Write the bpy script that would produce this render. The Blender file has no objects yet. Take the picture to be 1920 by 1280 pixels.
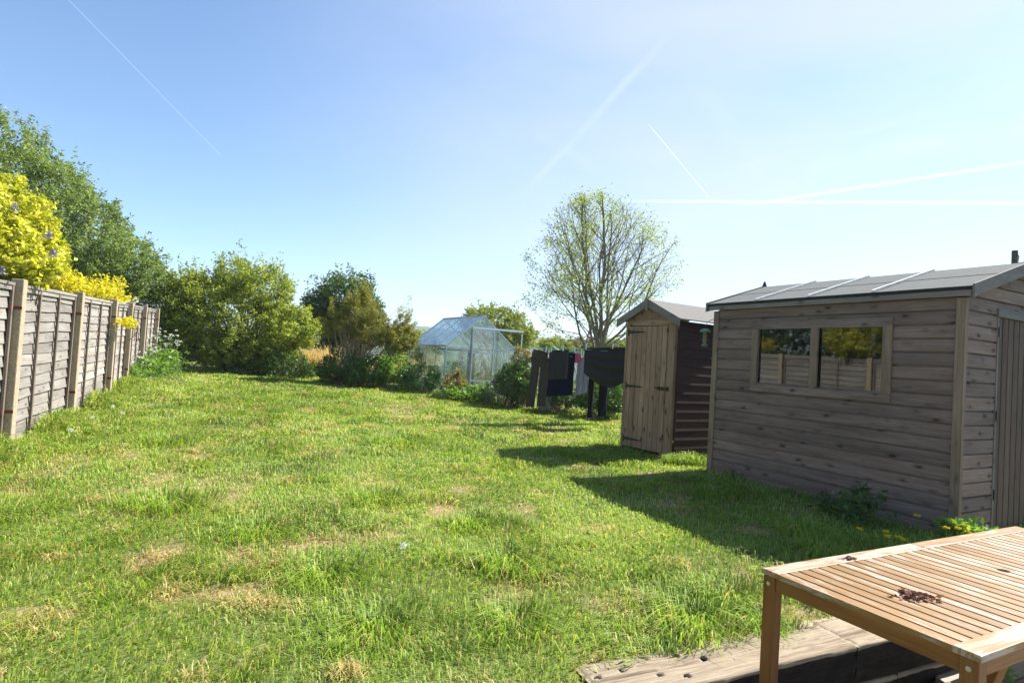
import bpy, math, random
import numpy as np
from mathutils import Matrix, Vector
random.seed(7)
RS = np.random.RandomState
R = math.radians
sc = bpy.context.scene
COL = sc.collection

# ------------------------------------------------------------------ camera
F, PITCH, ROLL, EYE = 1100.0, 0.0308, 0.0598, 1.63
cp, sp, cr, sr = math.cos(PITCH), math.sin(PITCH), math.cos(ROLL), math.sin(ROLL)
M3 = np.array([[cr, -sr, 0], [sr, cr, 0], [0, 0, 1.]]) @ np.array([[1, 0, 0], [0, cp, sp], [0, -sp, cp]]) @ np.array([[1, 0, 0], [0, 0, -1], [0, 1, 0.]])
cam = bpy.data.cameras.new('camera')
camo = bpy.data.objects.new('camera', cam); COL.objects.link(camo)
mw = Matrix.Identity(4)
for i in range(3):
    mw[i][0] = M3[0][i]; mw[i][1] = -M3[1][i]; mw[i][2] = -M3[2][i]
mw[2][3] = EYE
camo.matrix_world = mw
cam.sensor_width = 36; cam.lens = F / 1920 * 36; cam.clip_start = 0.05; cam.clip_end = 6000
sc.camera = camo

# ------------------------------------------------------------------ light
SUN_AZ = math.atan2(0.86, 0.51)      # from +Y towards +X
SUN_EL = R(44)
sun_dir = Vector((math.sin(SUN_AZ) * math.cos(SUN_EL), math.cos(SUN_AZ) * math.cos(SUN_EL), math.sin(SUN_EL)))
sl = bpy.data.lights.new('sun', 'SUN'); sl.energy = 5.0; sl.angle = R(0.5); sl.color = (1, 0.955, 0.89)
so = bpy.data.objects.new('sun', sl); COL.objects.link(so)
so.rotation_euler = sun_dir.to_track_quat('Z', 'Y').to_euler(); so.location = (20, 12, 20)

world = bpy.data.worlds.new('World'); sc.world = world; world.use_nodes = True
sc.view_settings.view_transform = 'Standard'; sc.view_settings.look = 'None'
sc.view_settings.exposure = 1.3; sc.view_settings.gamma = 1.0; sc.view_settings.use_curve_mapping = False

def ray(px, py):
    v = M3.T @ np.array([(px - 960) / F, (py - 640) / F, 1.]); return v
def at_z(px, py, z):
    d = ray(px, py); q = d * (z - EYE) / d[2]; return np.array([q[0], q[1], z])
def at_y(px, py, Y):
    d = ray(px, py); q = d * Y / d[1]; return np.array([q[0], q[1], q[2] + EYE])
def unit(v): v = np.array(v, float); return v / np.linalg.norm(v)

def build_world():
    nt = world.node_tree; N = nt.nodes; L = nt.links; N.clear()
    out = N.new('ShaderNodeOutputWorld'); bg = N.new('ShaderNodeBackground')
    sky = N.new('ShaderNodeTexSky'); sky.sky_type = 'NISHITA'; sky.sun_disc = False
    sky.sun_elevation = SUN_EL; sky.sun_rotation = SUN_AZ
    sky.altitude = 50; sky.air_density = 1.0; sky.dust_density = 0.35; sky.ozone_density = 1.3
    bg.inputs['Strength'].default_value = 0.072
    tc = N.new('ShaderNodeTexCoord')
    nrm = N.new('ShaderNodeVectorMath'); nrm.operation = 'NORMALIZE'; L.new(tc.outputs['Generated'], nrm.inputs[0])
    nz = N.new('ShaderNodeTexNoise'); nz.inputs['Scale'].default_value = 9; nz.inputs['Detail'].default_value = 5
    L.new(nrm.outputs[0], nz.inputs['Vector'])
    def math_(op, a, b=None, c=None, clamp=False):
        m = N.new('ShaderNodeMath'); m.operation = op; m.use_clamp = clamp
        for i, v in enumerate((a, b, c)):
            if v is None: continue
            if hasattr(v, 'links'): L.new(v, m.inputs[i])
            else: m.inputs[i].default_value = v
        return m.outputs[0]
    def dot(vec):
        d = N.new('ShaderNodeVectorMath'); d.operation = 'DOT_PRODUCT'; L.new(nrm.outputs[0], d.inputs[0]); d.inputs[1].default_value = tuple(vec); return d.outputs['Value']
    def sm(v, a, b, x0=0., x1=1.):
        m = N.new('ShaderNodeMapRange'); m.interpolation_type = 'SMOOTHSTEP'; L.new(v, m.inputs['Value'])
        m.inputs['From Min'].default_value = a; m.inputs['From Max'].default_value = b
        m.inputs['To Min'].default_value = x0; m.inputs['To Max'].default_value = x1; return m.outputs[0]
    total = None
    # contrail streaks: two sky directions, half width, strength, end softness
    trails = [((60, -70), (416, 294), .0012, .24, .02, .3), ((1216, 233), (1328, 368), .0013, .7, .02, .3),
              ((1180, 377), (1990, 382), .0036, .5, .16, .5), ((1400, 384), (1990, 294), .004, .55, .16, .5),
              ((985, 362), (1245, 80), .010, .16, .12, .9), ((1280, 345), (1990, 140), .006, .10, .15, .9),
              ((1370, 330), (1990, 235), .022, .14, .2, .9), ((1300, 150), (1460, 360), .02, .07, .12, .9), ((940, 200), (1130, 330), .016, .07, .1, .9)]
    for a, b, w, s, soft, nzamt in trails:
        da, db = unit(ray(*a)), unit(ray(*b)); n = unit(np.cross(da, db)); mid = unit(da + db); half = math.acos(max(-1, min(1, da @ mid)))
        along = unit(np.cross(n, mid))
        off = math_('ABSOLUTE', dot(n))
        if nzamt > .5:
            nn = math_('SUBTRACT', nz.outputs['Fac'], .5); off = math_('ABSOLUTE', math_('ADD', dot(n), math_('MULTIPLY', nn, w * 1.6)))
        core = sm(off, 0, w, 1, 0)
        al = math_('ABSOLUTE', dot(along)); ends = sm(al, math.sin(half) - soft * .5, math.sin(half) + soft * .3, 1, 0)
        front = sm(dot(mid), 0, .2)
        m = math_('MULTIPLY', math_('MULTIPLY', core, ends), math_('MULTIPLY', front, s))
        if nzamt > .5: m = math_('MULTIPLY', m, sm(nz.outputs['Fac'], .36, .62))
        total = m if total is None else math_('ADD', total, m)
    # thin veil of cirrus over the right hand sky
    veil = N.new('ShaderNodeTexNoise'); veil.inputs['Scale'].default_value = 2.2; veil.inputs['Detail'].default_value = 4; veil.inputs['Roughness'].default_value = .45
    mp = N.new('ShaderNodeMapping'); mp.inputs['Scale'].default_value = (1, 1, 3.5); L.new(nrm.outputs[0], mp.inputs['Vector']); L.new(mp.outputs[0], veil.inputs['Vector'])
    vs = sm(dot(unit(ray(1900, 420))), .35, 1.0, 0, .72)
    veil_amt = math_('MULTIPLY', vs, sm(veil.outputs['Fac'], .0, .75))
    mix = N.new('ShaderNodeMix'); mix.data_type = 'RGBA'
    tint = N.new('ShaderNodeMix'); tint.data_type = 'RGBA'; tint.blend_type = 'MULTIPLY'; tint.inputs[0].default_value = 1
    L.new(sky.outputs[0], tint.inputs[6]); tint.inputs[7].default_value = (.98, 1.14, 1.26, 1)
    vm = N.new('ShaderNodeMix'); vm.data_type = 'RGBA'; L.new(veil_amt, vm.inputs[0]); L.new(tint.outputs[2], vm.inputs[6]); vm.inputs[7].default_value = (4.8, 5.1, 5.75, 1)
    L.new(total, mix.inputs[0]); L.new(vm.outputs[2], mix.inputs[6]); mix.inputs[7].default_value = (6.6, 6.9, 7.4, 1)
    L.new(mix.outputs[2], bg.inputs['Color']); L.new(bg.outputs[0], out.inputs['Surface'])
build_world()

# ------------------------------------------------------------------ helpers
def tag(o, label=None, cat=None, group=None, kind=None):
    if label: o['label'] = label
    if cat: o['category'] = cat
    if group: o['group'] = group
    if kind: o['kind'] = kind
    return o
def thing(name, label, cat, loc=(0, 0, 0), rz=0, group=None):
    o = bpy.data.objects.new(name, None); COL.objects.link(o); o.location = tuple(loc); o.rotation_euler = (0, 0, rz); o.empty_display_size = .2
    return tag(o, label, cat, group)
def copy_tree(o, parent=None):
    c = o.copy(); COL.objects.link(c)
    if parent is not None: c.parent = parent
    for ch in [x for x in COL.objects if x.parent == o]: copy_tree(ch, c)
    return c

class MB:
    def __init__(s): s.v = []; s.f = []; s.g = []; s.r = []; s.m = []
    def add(s, verts, faces, grain=None, rnd=None, mi=0):
        b = len(s.v); rnd = random.random() if rnd is None else rnd
        s.v += [tuple(map(float, p)) for p in verts]
        s.f += [tuple(b + i for i in f) for f in faces]; s.m += [mi] * len(faces)
        off = (rnd * 37.1, rnd * 11.3, rnd * 5.7)
        for p in verts:
            if grain == 'y': q = (p[1], p[0], p[2])
            elif grain == 'z': q = (p[2], p[0], p[1])
            else: q = (p[0], p[1], p[2])
            s.g.append((q[0] + off[0], q[1] + off[1], q[2] + off[2])); s.r.append(rnd)
        return b
    def box(s, c, d, grain='x', rnd=None, R3=None, mi=0, taper=None):
        cx, cy, cz = c; a, b_, e = d[0] / 2, d[1] / 2, d[2] / 2
        loc = [(x * a, y * b_, z * e) for z in (-1, 1) for y in (-1, 1) for x in (-1, 1)]
        if taper: loc = [(x * (taper if z > 0 else 1), y * (taper if z > 0 else 1), z) for x, y, z in loc]
        off0 = random.random() if rnd is None else rnd
        b0 = len(s.v)
        faces = [(0, 2, 3, 1), (4, 5, 7, 6), (0, 1, 5, 4), (2, 6, 7, 3), (0, 4, 6, 2), (1, 3, 7, 5)]
        s.add(loc, faces, grain, off0, mi)
        for i, p in enumerate(loc):
            q = Vector(p)
            if R3 is not None: q = R3 @ q
            s.v[b0 + i] = (q.x + cx, q.y + cy, q.z + cz)
    def bar(s, p, q, w, h, up=(0, 0, 1), rnd=None, mi=0):
        p, q = Vector(p), Vector(q); d = q - p; l = d.length; x = d.normalized(); y = Vector(up).cross(x)
        if y.length < 1e-5: y = Vector((0, 1, 0)).cross(x)
        y.normalize(); z = x.cross(y)
        Rm = Matrix((x, y, z)).transposed(); s.box((p + q) / 2, (l, w, h), 'x', rnd, Rm, mi)
    def tube(s, pts, rad, n=8, rnd=None, mi=0, caps=True):
        pts = [Vector(p) for p in pts]; rad = [rad] * len(pts) if not hasattr(rad, '__len__') else rad
        vs = []; fs = []; u = None
        for i, p in enumerate(pts):
            t = (pts[min(i + 1, len(pts) - 1)] - pts[max(i - 1, 0)]).normalized()
            if u is None: u = t.orthogonal().normalized()
            u = (u - t * u.dot(t)).normalized(); w = t.cross(u)
            vs += [p + (u * math.cos(a) + w * math.sin(a)) * rad[i] for a in [2 * math.pi * k / n for k in range(n)]]
        for i in range(len(pts) - 1):
            for k in range(n):
                fs.append((i * n + k, i * n + (k + 1) % n, (i + 1) * n + (k + 1) % n, (i + 1) * n + k))
        if caps: fs += [tuple(range(n))[::-1], tuple((len(pts) - 1) * n + k for k in range(n))]
        s.add(vs, fs, 'z', rnd, mi)
    def lathe(s, prof, c=(0, 0, 0), n=14, rnd=None, mi=0):
        vs = [(c[0] + r * math.cos(2 * math.pi * k / n), c[1] + r * math.sin(2 * math.pi * k / n), c[2] + z) for r, z in prof for k in range(n)]
        fs = [(i * n + k, i * n + (k + 1) % n, (i + 1) * n + (k + 1) % n, (i + 1) * n + k) for i in range(len(prof) - 1) for k in range(n)]
        s.add(vs, fs, 'z', rnd, mi)
    def prism(s, poly, p0, p1, ax, ay, grain_along=True, rnd=None, mi=0):
        """polygon (a,b) in axes ax, ay extruded from p0 to p1"""
        p0, p1, ax, ay = Vector(p0), Vector(p1), Vector(ax), Vector(ay); n = len(poly)
        rnd = random.random() if rnd is None else rnd
        vs = [p0 + ax * a + ay * b for a, b in poly] + [p1 + ax * a + ay * b for a, b in poly]
        fs = [(k, (k + 1) % n, n + (k + 1) % n, n + k) for k in range(n)] + [tuple(range(n))[::-1], tuple(range(n, 2 * n))]
        b0 = len(s.v); s.add(vs, fs, 'x', rnd, mi); l = (p1 - p0).length; off = (rnd * 37.1, rnd * 11.3, rnd * 5.7)
        for k in range(n):
            s.g[b0 + k] = (off[0], poly[k][0] + off[1], poly[k][1] + off[2]); s.g[b0 + n + k] = (l + off[0], poly[k][0] + off[1], poly[k][1] + off[2])
    def build(s, name, mats, parent=None, bevel=0, smooth=False):
        me = bpy.data.meshes.new(name); me.from_pydata(s.v, [], s.f)
        a = me.attributes.new('gr', 'FLOAT_VECTOR', 'POINT'); a.data.foreach_set('vector', np.array(s.g, np.float32).ravel())
        a = me.attributes.new('rnd', 'FLOAT', 'POINT'); a.data.foreach_set('value', np.array(s.r, np.float32))
        for m in (mats if isinstance(mats, (list, tuple)) else [mats]): me.materials.append(m)
        if max(s.m, default=0) > 0: me.polygons.foreach_set('material_index', s.m)
        if smooth: me.polygons.foreach_set('use_smooth', [True] * len(me.polygons))
        me.update()
        o = bpy.data.objects.new(name, me); COL.objects.link(o)
        if parent is not None: o.parent = parent
        if bevel:
            b = o.modifiers.new('bevel', 'BEVEL'); b.width = bevel; b.segments = 2; b.limit_method = 'ANGLE'
        return o

def np_mesh(name, verts, quads=None, tris=None, attrs=None, mat=None, parent=None, smooth=False):
    me = bpy.data.meshes.new(name); verts = np.asarray(verts, np.float32)
    parts = []; tot = []
    if quads is not None and len(quads): parts.append(np.asarray(quads, np.int32).ravel()); tot.append(np.full(len(quads), 4, np.int32))
    if tris is not None and len(tris): parts.append(np.asarray(tris, np.int32).ravel()); tot.append(np.full(len(tris), 3, np.int32))
    li = np.concatenate(parts); lt = np.concatenate(tot); ls = np.concatenate([[0], np.cumsum(lt)[:-1]]).astype(np.int32)
    me.vertices.add(len(verts)); me.vertices.foreach_set('co', verts.ravel())
    me.loops.add(len(li)); me.loops.foreach_set('vertex_index', li)
    me.polygons.add(len(lt)); me.polygons.foreach_set('loop_start', ls); me.polygons.foreach_set('loop_total', lt)
    if smooth: me.polygons.foreach_set('use_smooth', np.ones(len(lt), bool))
    for k, v in (attrs or {}).items():
        v = np.asarray(v, np.float32)
        if v.ndim == 1: a = me.attributes.new(k, 'FLOAT', 'POINT'); a.data.foreach_set('value', v)
        else: a = me.attributes.new(k, 'FLOAT_VECTOR', 'POINT'); a.data.foreach_set('vector', v.ravel())
    me.update(calc_edges=True); me.validate()
    if mat: me.materials.append(mat)
    o = bpy.data.objects.new(name, me); COL.objects.link(o)
    if parent is not None: o.parent = parent
    return o

def vnoise(x, y, seed=0):
    """smooth lattice noise 0..1"""
    rs = RS(seed); T = rs.rand(256, 256); xi = np.floor(x).astype(int); yi = np.floor(y).astype(int); fx = x - xi; fy = y - yi
    fx = fx * fx * (3 - 2 * fx); fy = fy * fy * (3 - 2 * fy)
    g = lambda a, b: T[a % 256, b % 256]
    return (g(xi, yi) * (1 - fx) + g(xi + 1, yi) * fx) * (1 - fy) + (g(xi, yi + 1) * (1 - fx) + g(xi + 1, yi + 1) * fx) * fy
def fbm(x, y, seed=0, o=3):
    x = np.asarray(x, float); y = np.asarray(y, float); s = 0; a = 1; t = 0
    for i in range(o): s = s + a * vnoise(x * 2 ** i + 17 * i, y * 2 ** i + 5 * i, seed + i); t += a; a *= .5
    return s / t

# ------------------------------------------------------------------ materials
def mat_new(name):
    m = bpy.data.materials.new(name); m.use_nodes = True; nt = m.node_tree; nt.nodes.clear()
    return m, nt, nt.nodes, nt.links
def prin(N, L, rough=.6, spec=.4, metal=0):
    o = N.new('ShaderNodeOutputMaterial'); b = N.new('ShaderNodeBsdfPrincipled'); L.new(b.outputs[0], o.inputs[0])
    b.inputs['Roughness'].default_value = rough; b.inputs['Specular IOR Level'].default_value = spec; b.inputs['Metallic'].default_value = metal
    return b
def ramp(N, L, fac, stops, interp='LINEAR'):
    r = N.new('ShaderNodeValToRGB'); r.color_ramp.interpolation = interp; e = r.color_ramp.elements
    while len(e) < len(stops): e.new(.5)
    for el, (p, c) in zip(e, stops): el.position = p; el.color = (*c, 1) if len(c) == 3 else c
    L.new(fac, r.inputs[0]); return r.outputs[0]
def noise(N, L, vec, scale, detail=4, rough=.55, dist=0):
    n = N.new('ShaderNodeTexNoise'); n.inputs['Scale'].default_value = scale; n.inputs['Detail'].default_value = detail; n.inputs['Roughness'].default_value = rough; n.inputs['Distortion'].default_value = dist
    if vec is not None: L.new(vec, n.inputs['Vector'])
    return n.outputs['Fac']
def mapping(N, L, vec, scale, loc=(0, 0, 0)):
    m = N.new('ShaderNodeMapping'); m.inputs['Scale'].default_value = scale; m.inputs['Location'].default_value = loc; L.new(vec, m.inputs[0]); return m.outputs[0]
def attr(N, name): a = N.new('ShaderNodeAttribute'); a.attribute_name = name; return a
def mixc(N, L, fac, a, b, mode='MIX'):
    m = N.new('ShaderNodeMix'); m.data_type = 'RGBA'; m.blend_type = mode
    for i, v in ((0, fac), (6, a), (7, b)):
        if hasattr(v, 'links'): L.new(v, m.inputs[i])
        else: m.inputs[i].default_value = v if i == 0 else (*v, 1)
    return m.outputs[2]
def bump(N, L, b, h, strength=.3, dist=.01):
    n = N.new('ShaderNodeBump'); n.inputs['Strength'].default_value = strength; n.inputs['Distance'].default_value = dist; L.new(h, n.inputs['Height']); L.new(n.outputs[0], b.inputs['Normal'])
def mth(N, L, op, a, b=None, clamp=False):
    m = N.new('ShaderNodeMath'); m.operation = op; m.use_clamp = clamp
    for i, v in ((0, a), (1, b)):
        if v is None: continue
        if hasattr(v, 'links'): L.new(v, m.inputs[i])
        else: m.inputs[i].default_value = v
    return m.outputs[0]

def wood(name, light, mid, dark, knot=.5, rough=.75, spec=.25, var=.35, patch=None, patch_amt=.5, knotcol=(.03, .02, .015), grain=1., bmp=.35):
    m, nt, N, L = mat_new(name); b = prin(N, L, rough, spec)
    g = attr(N, 'gr').outputs['Vector']; r = attr(N, 'rnd').outputs['Fac']
    streak = noise(N, L, mapping(N, L, g, (3.5, 95, 95)), 1, 8, .72, .5)
    broad = noise(N, L, mapping(N, L, g, (1.1, 7, 7)), 1, 4, .6, .5)
    f = mth(N, L, 'ADD', mth(N, L, 'MULTIPLY', streak, .55 * grain), mth(N, L, 'MULTIPLY', broad, 1 - .55 * grain))
    c = ramp(N, L, f, [(.34, dark), (.5, mid), (.66, light)])
    if patch:
        pf = noise(N, L, mapping(N, L, g, (3.2, 20, 20), (3, 1, 2)), 1, 9, .78, .8)
        pr = mth(N, L, 'ADD', pf, mth(N, L, 'MULTIPLY', mth(N, L, 'SUBTRACT', r, .5), .13))
        pm = ramp(N, L, pr, [(.51, (0, 0, 0)), (.57, (1, 1, 1))])
        c = mixc(N, L, mth(N, L, 'MULTIPLY', pm, patch_amt), c, patch)
    br = ramp(N, L, r, [(0, (1 - var,) * 3), (1, (1 + var * .4,) * 3)]); c = mixc(N, L, 1., c, br, 'MULTIPLY')
    if knot:
        v = N.new('ShaderNodeTexVoronoi'); v.inputs['Scale'].default_value = 1; v.inputs['Randomness'].default_value = .9
        kn = N.new('ShaderNodeTexNoise'); kn.inputs['Scale'].default_value = 14; L.new(g, kn.inputs['Vector']); ka = N.new('ShaderNodeVectorMath'); ka.operation = 'MULTIPLY_ADD'; L.new(kn.outputs['Color'], ka.inputs[0]); ka.inputs[1].default_value = (.28, .28, .28); L.new(mapping(N, L, g, (4.6, 11, 11)), ka.inputs[2]); L.new(ka.outputs[0], v.inputs['Vector'])
        k = ramp(N, L, v.outputs['Distance'], [(.08, (1, 1, 1)), (.15, (.4, .4, .4)), (.3, (0, 0, 0))])
        c = mixc(N, L, mth(N, L, 'MULTIPLY', k, knot), c, knotcol)
    L.new(c, b.inputs['Base Color']); bump(N, L, b, streak, bmp, .004)
    return m
def flat(name, col, rough=.6, spec=.4, metal=0, nscale=30, namt=.25, bmp=.1, coords='Object'):
    m, nt, N, L = mat_new(name); b = prin(N, L, rough, spec, metal)
    tc = N.new('ShaderNodeTexCoord'); f = noise(N, L, tc.outputs[coords], nscale, 5, .6)
    c = ramp(N, L, f, [(.3, tuple(x * (1 - namt) for x in col)), (.7, tuple(min(1, x * (1 + namt)) for x in col))])
    L.new(c, b.inputs['Base Color'])
    if bmp: bump(N, L, b, f, bmp, .004)
    return m
def leaf_mat(name, c_dark, c_light, c_alt=None, alt=.15, trans=.4, gloss=.05, rough=.6):
    m, nt, N, L = mat_new(name); o = N.new('ShaderNodeOutputMaterial'); r = attr(N, 'rnd').outputs['Fac']
    st = [(0, c_dark), (.75, c_light)] + ([(1 - alt, c_light), (1, c_alt)] if c_alt else [])
    c = ramp(N, L, r, st)
    d = N.new('ShaderNodeBsdfDiffuse'); t = N.new('ShaderNodeBsdfTranslucent'); gl = N.new('ShaderNodeBsdfGlossy'); gl.inputs['Roughness'].default_value = rough
    tcol = mixc(N, L, 1., c, (1.35, 1.45, .7), 'MULTIPLY')
    L.new(c, d.inputs[0]); L.new(tcol, t.inputs[0]); L.new(mixc(N, L, .5, c, (1, 1, 1)), gl.inputs[0])
    m1 = N.new('ShaderNodeMixShader'); m1.inputs[0].default_value = trans; L.new(d.outputs[0], m1.inputs[1]); L.new(t.outputs[0], m1.inputs[2])
    m2 = N.new('ShaderNodeMixShader'); m2.inputs[0].default_value = gloss; L.new(m1.outputs[0], m2.inputs[1]); L.new(gl.outputs[0], m2.inputs[2])
    L.new(m2.outputs[0], o.inputs[0]); return m
def glass_mat(name, refl=.12, tint=(.75, .78, .78), dirt=0., dirtcol=(.5, .55, .5), rough=.01):
    m, nt, N, L = mat_new(name); o = N.new('ShaderNodeOutputMaterial')
    t = N.new('ShaderNodeBsdfTransparent'); t.inputs[0].default_value = (*tint, 1); g = N.new('ShaderNodeBsdfGlossy'); g.inputs['Roughness'].default_value = rough
    lw = N.new('ShaderNodeLayerWeight'); lw.inputs['Blend'].default_value = .5
    f = mth(N, L, 'ADD', mth(N, L, 'MULTIPLY', mth(N, L, 'POWER', lw.outputs['Facing'], 4), .8), refl, clamp=True)
    mx = N.new('ShaderNodeMixShader'); L.new(f, mx.inputs[0]); L.new(t.outputs[0], mx.inputs[1]); L.new(g.outputs[0], mx.inputs[2]); last = mx.outputs[0]
    if dirt:
        d = N.new('ShaderNodeBsdfDiffuse'); d.inputs[0].default_value = (*dirtcol, 1); tl = N.new('ShaderNodeBsdfTranslucent'); tl.inputs[0].default_value = (*dirtcol, 1)
        dm = N.new('ShaderNodeMixShader'); dm.inputs[0].default_value = .5; L.new(d.outputs[0], dm.inputs[1]); L.new(tl.outputs[0], dm.inputs[2])
        tc = N.new('ShaderNodeTexCoord'); nf = noise(N, L, tc.outputs['Object'], 2.5, 6, .65)
        df = mth(N, L, 'MULTIPLY', ramp(N, L, nf, [(.3, (.3,) * 3), (.7, (1,) * 3)]), dirt)
        m3 = N.new('ShaderNodeMixShader'); L.new(df, m3.inputs[0]); L.new(last, m3.inputs[1]); L.new(dm.outputs[0], m3.inputs[2]); last = m3.outputs[0]
    L.new(last, o.inputs[0]); return m

W_SHED = wood('shed_timber', (.35, .255, .21), (.235, .165, .135), (.115, .076, .06), knot=.9, var=.3, patch=(.21, .13, .085), patch_amt=.4)
W_TRIM = wood('shed_trim_timber', (.33, .24, .17), (.235, .165, .112), (.135, .09, .06), knot=.6, var=.15)
W_DOOR = wood('shed_door_timber', (.2, .13, .095), (.135, .085, .06), (.08, .048, .034), knot=.5, var=.2)
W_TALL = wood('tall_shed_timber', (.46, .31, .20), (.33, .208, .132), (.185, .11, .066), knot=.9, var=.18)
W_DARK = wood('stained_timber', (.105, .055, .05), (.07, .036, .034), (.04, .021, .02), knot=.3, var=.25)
W_BARGE = wood('bargeboard_timber', (.28, .25, .22), (.2, .175, .15), (.13, .11, .095), knot=.6, var=.15)
W_FENCE = wood('fence_timber', (.40, .37, .335), (.28, .255, .225), (.15, .132, .112), knot=.6, var=.35, patch=(.34, .29, .23), patch_amt=.4)
W_BATTEN = wood('fence_batten_timber', (.25, .195, .155), (.175, .135, .105), (.11, .08, .062), knot=.2, var=.2)
W_TABLE = wood('table_timber', (.29, .135, .034), (.21, .085, .018), (.13, .048, .010), knot=0, rough=.5, spec=.35, var=.12, bmp=.15)
W_SLAT = wood('table_slat_timber', (.34, .20, .07), (.265, .14, .04), (.175, .08, .021), knot=0, rough=.45, spec=.4, var=.15, patch=(.40, .345, .265), patch_amt=.85, bmp=.2)
W_SLSIDE = wood('sleeper_side_timber_shade', (.05, .036, .024), (.018, .013, .01), (.006, .005, .004), knot=.2, rough=.9, var=.2, bmp=1.)  # dark creosoted sides; the front face's shade is in the colour too
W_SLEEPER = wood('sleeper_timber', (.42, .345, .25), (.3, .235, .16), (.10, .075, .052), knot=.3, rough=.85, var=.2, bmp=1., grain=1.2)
M_FELT = flat('mineral_roofing_felt', (.15, .155, .143), .95, .1, nscale=260, namt=.5, bmp=.6)
M_FELT2 = flat('pale_roofing_felt', (.19, .18, .165), .95, .1, nscale=160, namt=.35, bmp=.5)
M_FELTEDGE = flat('felt_edge', (.018, .02, .022), .7, .3)
M_CONC = flat('concrete', (.34, .275, .19), .95, .2, nscale=45, namt=.3, bmp=.4)
M_RUST = flat('rusty_steel', (.14, .045, .025), .8, .3, nscale=90, namt=.5)
M_IRON = flat('black_ironwork', (.014, .014, .018), .45, .4)
M_ALU = flat('aluminium', (.5, .53, .56), .45, .5, .75, nscale=20, namt=.15)
M_WHITEALU = flat('pale_aluminium_rail', (.72, .76, .8), .35, .5, .5, nscale=20, namt=.1)
M_BOLT = flat('galvanised_bolt', (.6, .6, .56), .35, .5, .8)
M_GREENPL = flat('green_plastic', (.07, .2, .13), .4, .5)
M_LINE = flat('green_clothes_line', (.12, .4, .27), .5, .4)
M_PEG = flat('pale_plastic_peg', (.75, .85, .85), .4, .5)
M_DARK = flat('unlit_inside_dark', (.02, .018, .016), .9, .1)  # near-black colour stands in for shade inside sheds and bolt holes
M_SLAB = flat('patio_concrete', (.3, .27, .22), .9, .2, nscale=7, namt=.35, bmp=.3)
G_SHED = glass_mat('window_glass', .115, (.5, .51, .5), .05, (.35, .36, .33), .025)
G_HOUSE = glass_mat('greenhouse_glass', .07, (.88, .94, .92), .17, (.5, .58, .53))
G_ROOF = glass_mat('greenhouse_roof_glass', .07, (.88, .94, .96), .07, (.5, .56, .55))

# ------------------------------------------------------------------ terrain
SLD = np.array([.903, .430]); SLN = np.array([-.430, .903]); SL0 = np.array([.46, 2.25])     # sleeper front edge line
PZ = .10                              # patio level
def sl_side(x, y): return (np.asarray(x) - SL0[0]) * SLN[0] + (np.asarray(y) - SL0[1]) * SLN[1]
def softp(t): return np.logaddexp(0, t * 1.5) / 1.5
def ground_z(x, y):
    x = np.asarray(x, float); y = np.asarray(y, float)
    z = .42 + .027 * softp(np.minimum(y, 19) - 5) + .016 * softp(-np.maximum(x, -9))
    z = z - .10 * np.exp(-np.clip(sl_side(x, y) - .2, 0, 9) / .25) * np.clip((x + .1) / .5, 0, 1)
    z = z + (fbm(x * .8, y * .8, 5, 2) - .5) * .05 * np.clip((y - 2.8) / 2, 0, 1)
    return z
def gz(x, y): return float(ground_z(x, y))
def dryness(x, y):
    x = np.asarray(x, float); y = np.asarray(y, float)
    # mower rows run away from the camera towards the upper left
    u = (x * .93 + y * .37); w = (-x * .37 + y * .93)
    n = fbm(u * 1.9, w * .75, 31, 3) * .55 + fbm(x * 3.3, y * 3.3, 41, 2) * .45
    d = np.clip((n - .50) / .16, 0, 1) * .9 * np.clip(fbm(x * 6, y * 6, 43, 3) * 3.4 - 1.35, 0, 1)
    patches = [(-4.05, 5.3, .25, .2), (-3.7, 5.7, .22, .14), (-2.9, 4.9, .14, .3), (-2.1, 4.4, .12, .3), (1.05, 2.95, .3, .14), (.05, 2.95, .12, .3), (2.0, 4.6, .25, .14), (1.65, 6.5, .3, .12), (2.2, 3.8, .25, .12), (-1.9, 2.5, .16, .1), (2.6, 5.2, .16, .16), (.5, 2.55, .2, .1)]
    for px, py, rx, ry in patches:
        q = ((x - px) / rx) ** 2 + ((y - py) / ry) ** 2; d = np.maximum(d, np.clip(1.25 - q + (fbm(x * 8, y * 8, 3, 3) - .5) * 2.6, 0, 1) * np.clip(fbm(x * 14, y * 14, 13, 2) * 1.7, 0, 1) * (q < 3) * .7)
    return np.clip(d, 0, 1)

def grid_mesh(name, xs, ys, zf, mat, attrs=None, keep=None):
    X, Y = np.meshgrid(xs, ys); Z = zf(X, Y); V = np.stack([X, Y, Z], -1).reshape(-1, 3)
    nx, ny = len(xs), len(ys); i, j = np.meshgrid(np.arange(nx - 1), np.arange(ny - 1)); a = (j * nx + i).ravel()
    q = np.stack([a, a + 1, a + 1 + nx, a + nx], 1)
    if keep is not None: q = q[keep(V[q].mean(1))]
    at = {k: f(V[:, 0], V[:, 1]) for k, f in (attrs or {}).items()}
    return np_mesh(name, V, q, attrs=at, mat=mat, smooth=True)

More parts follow.
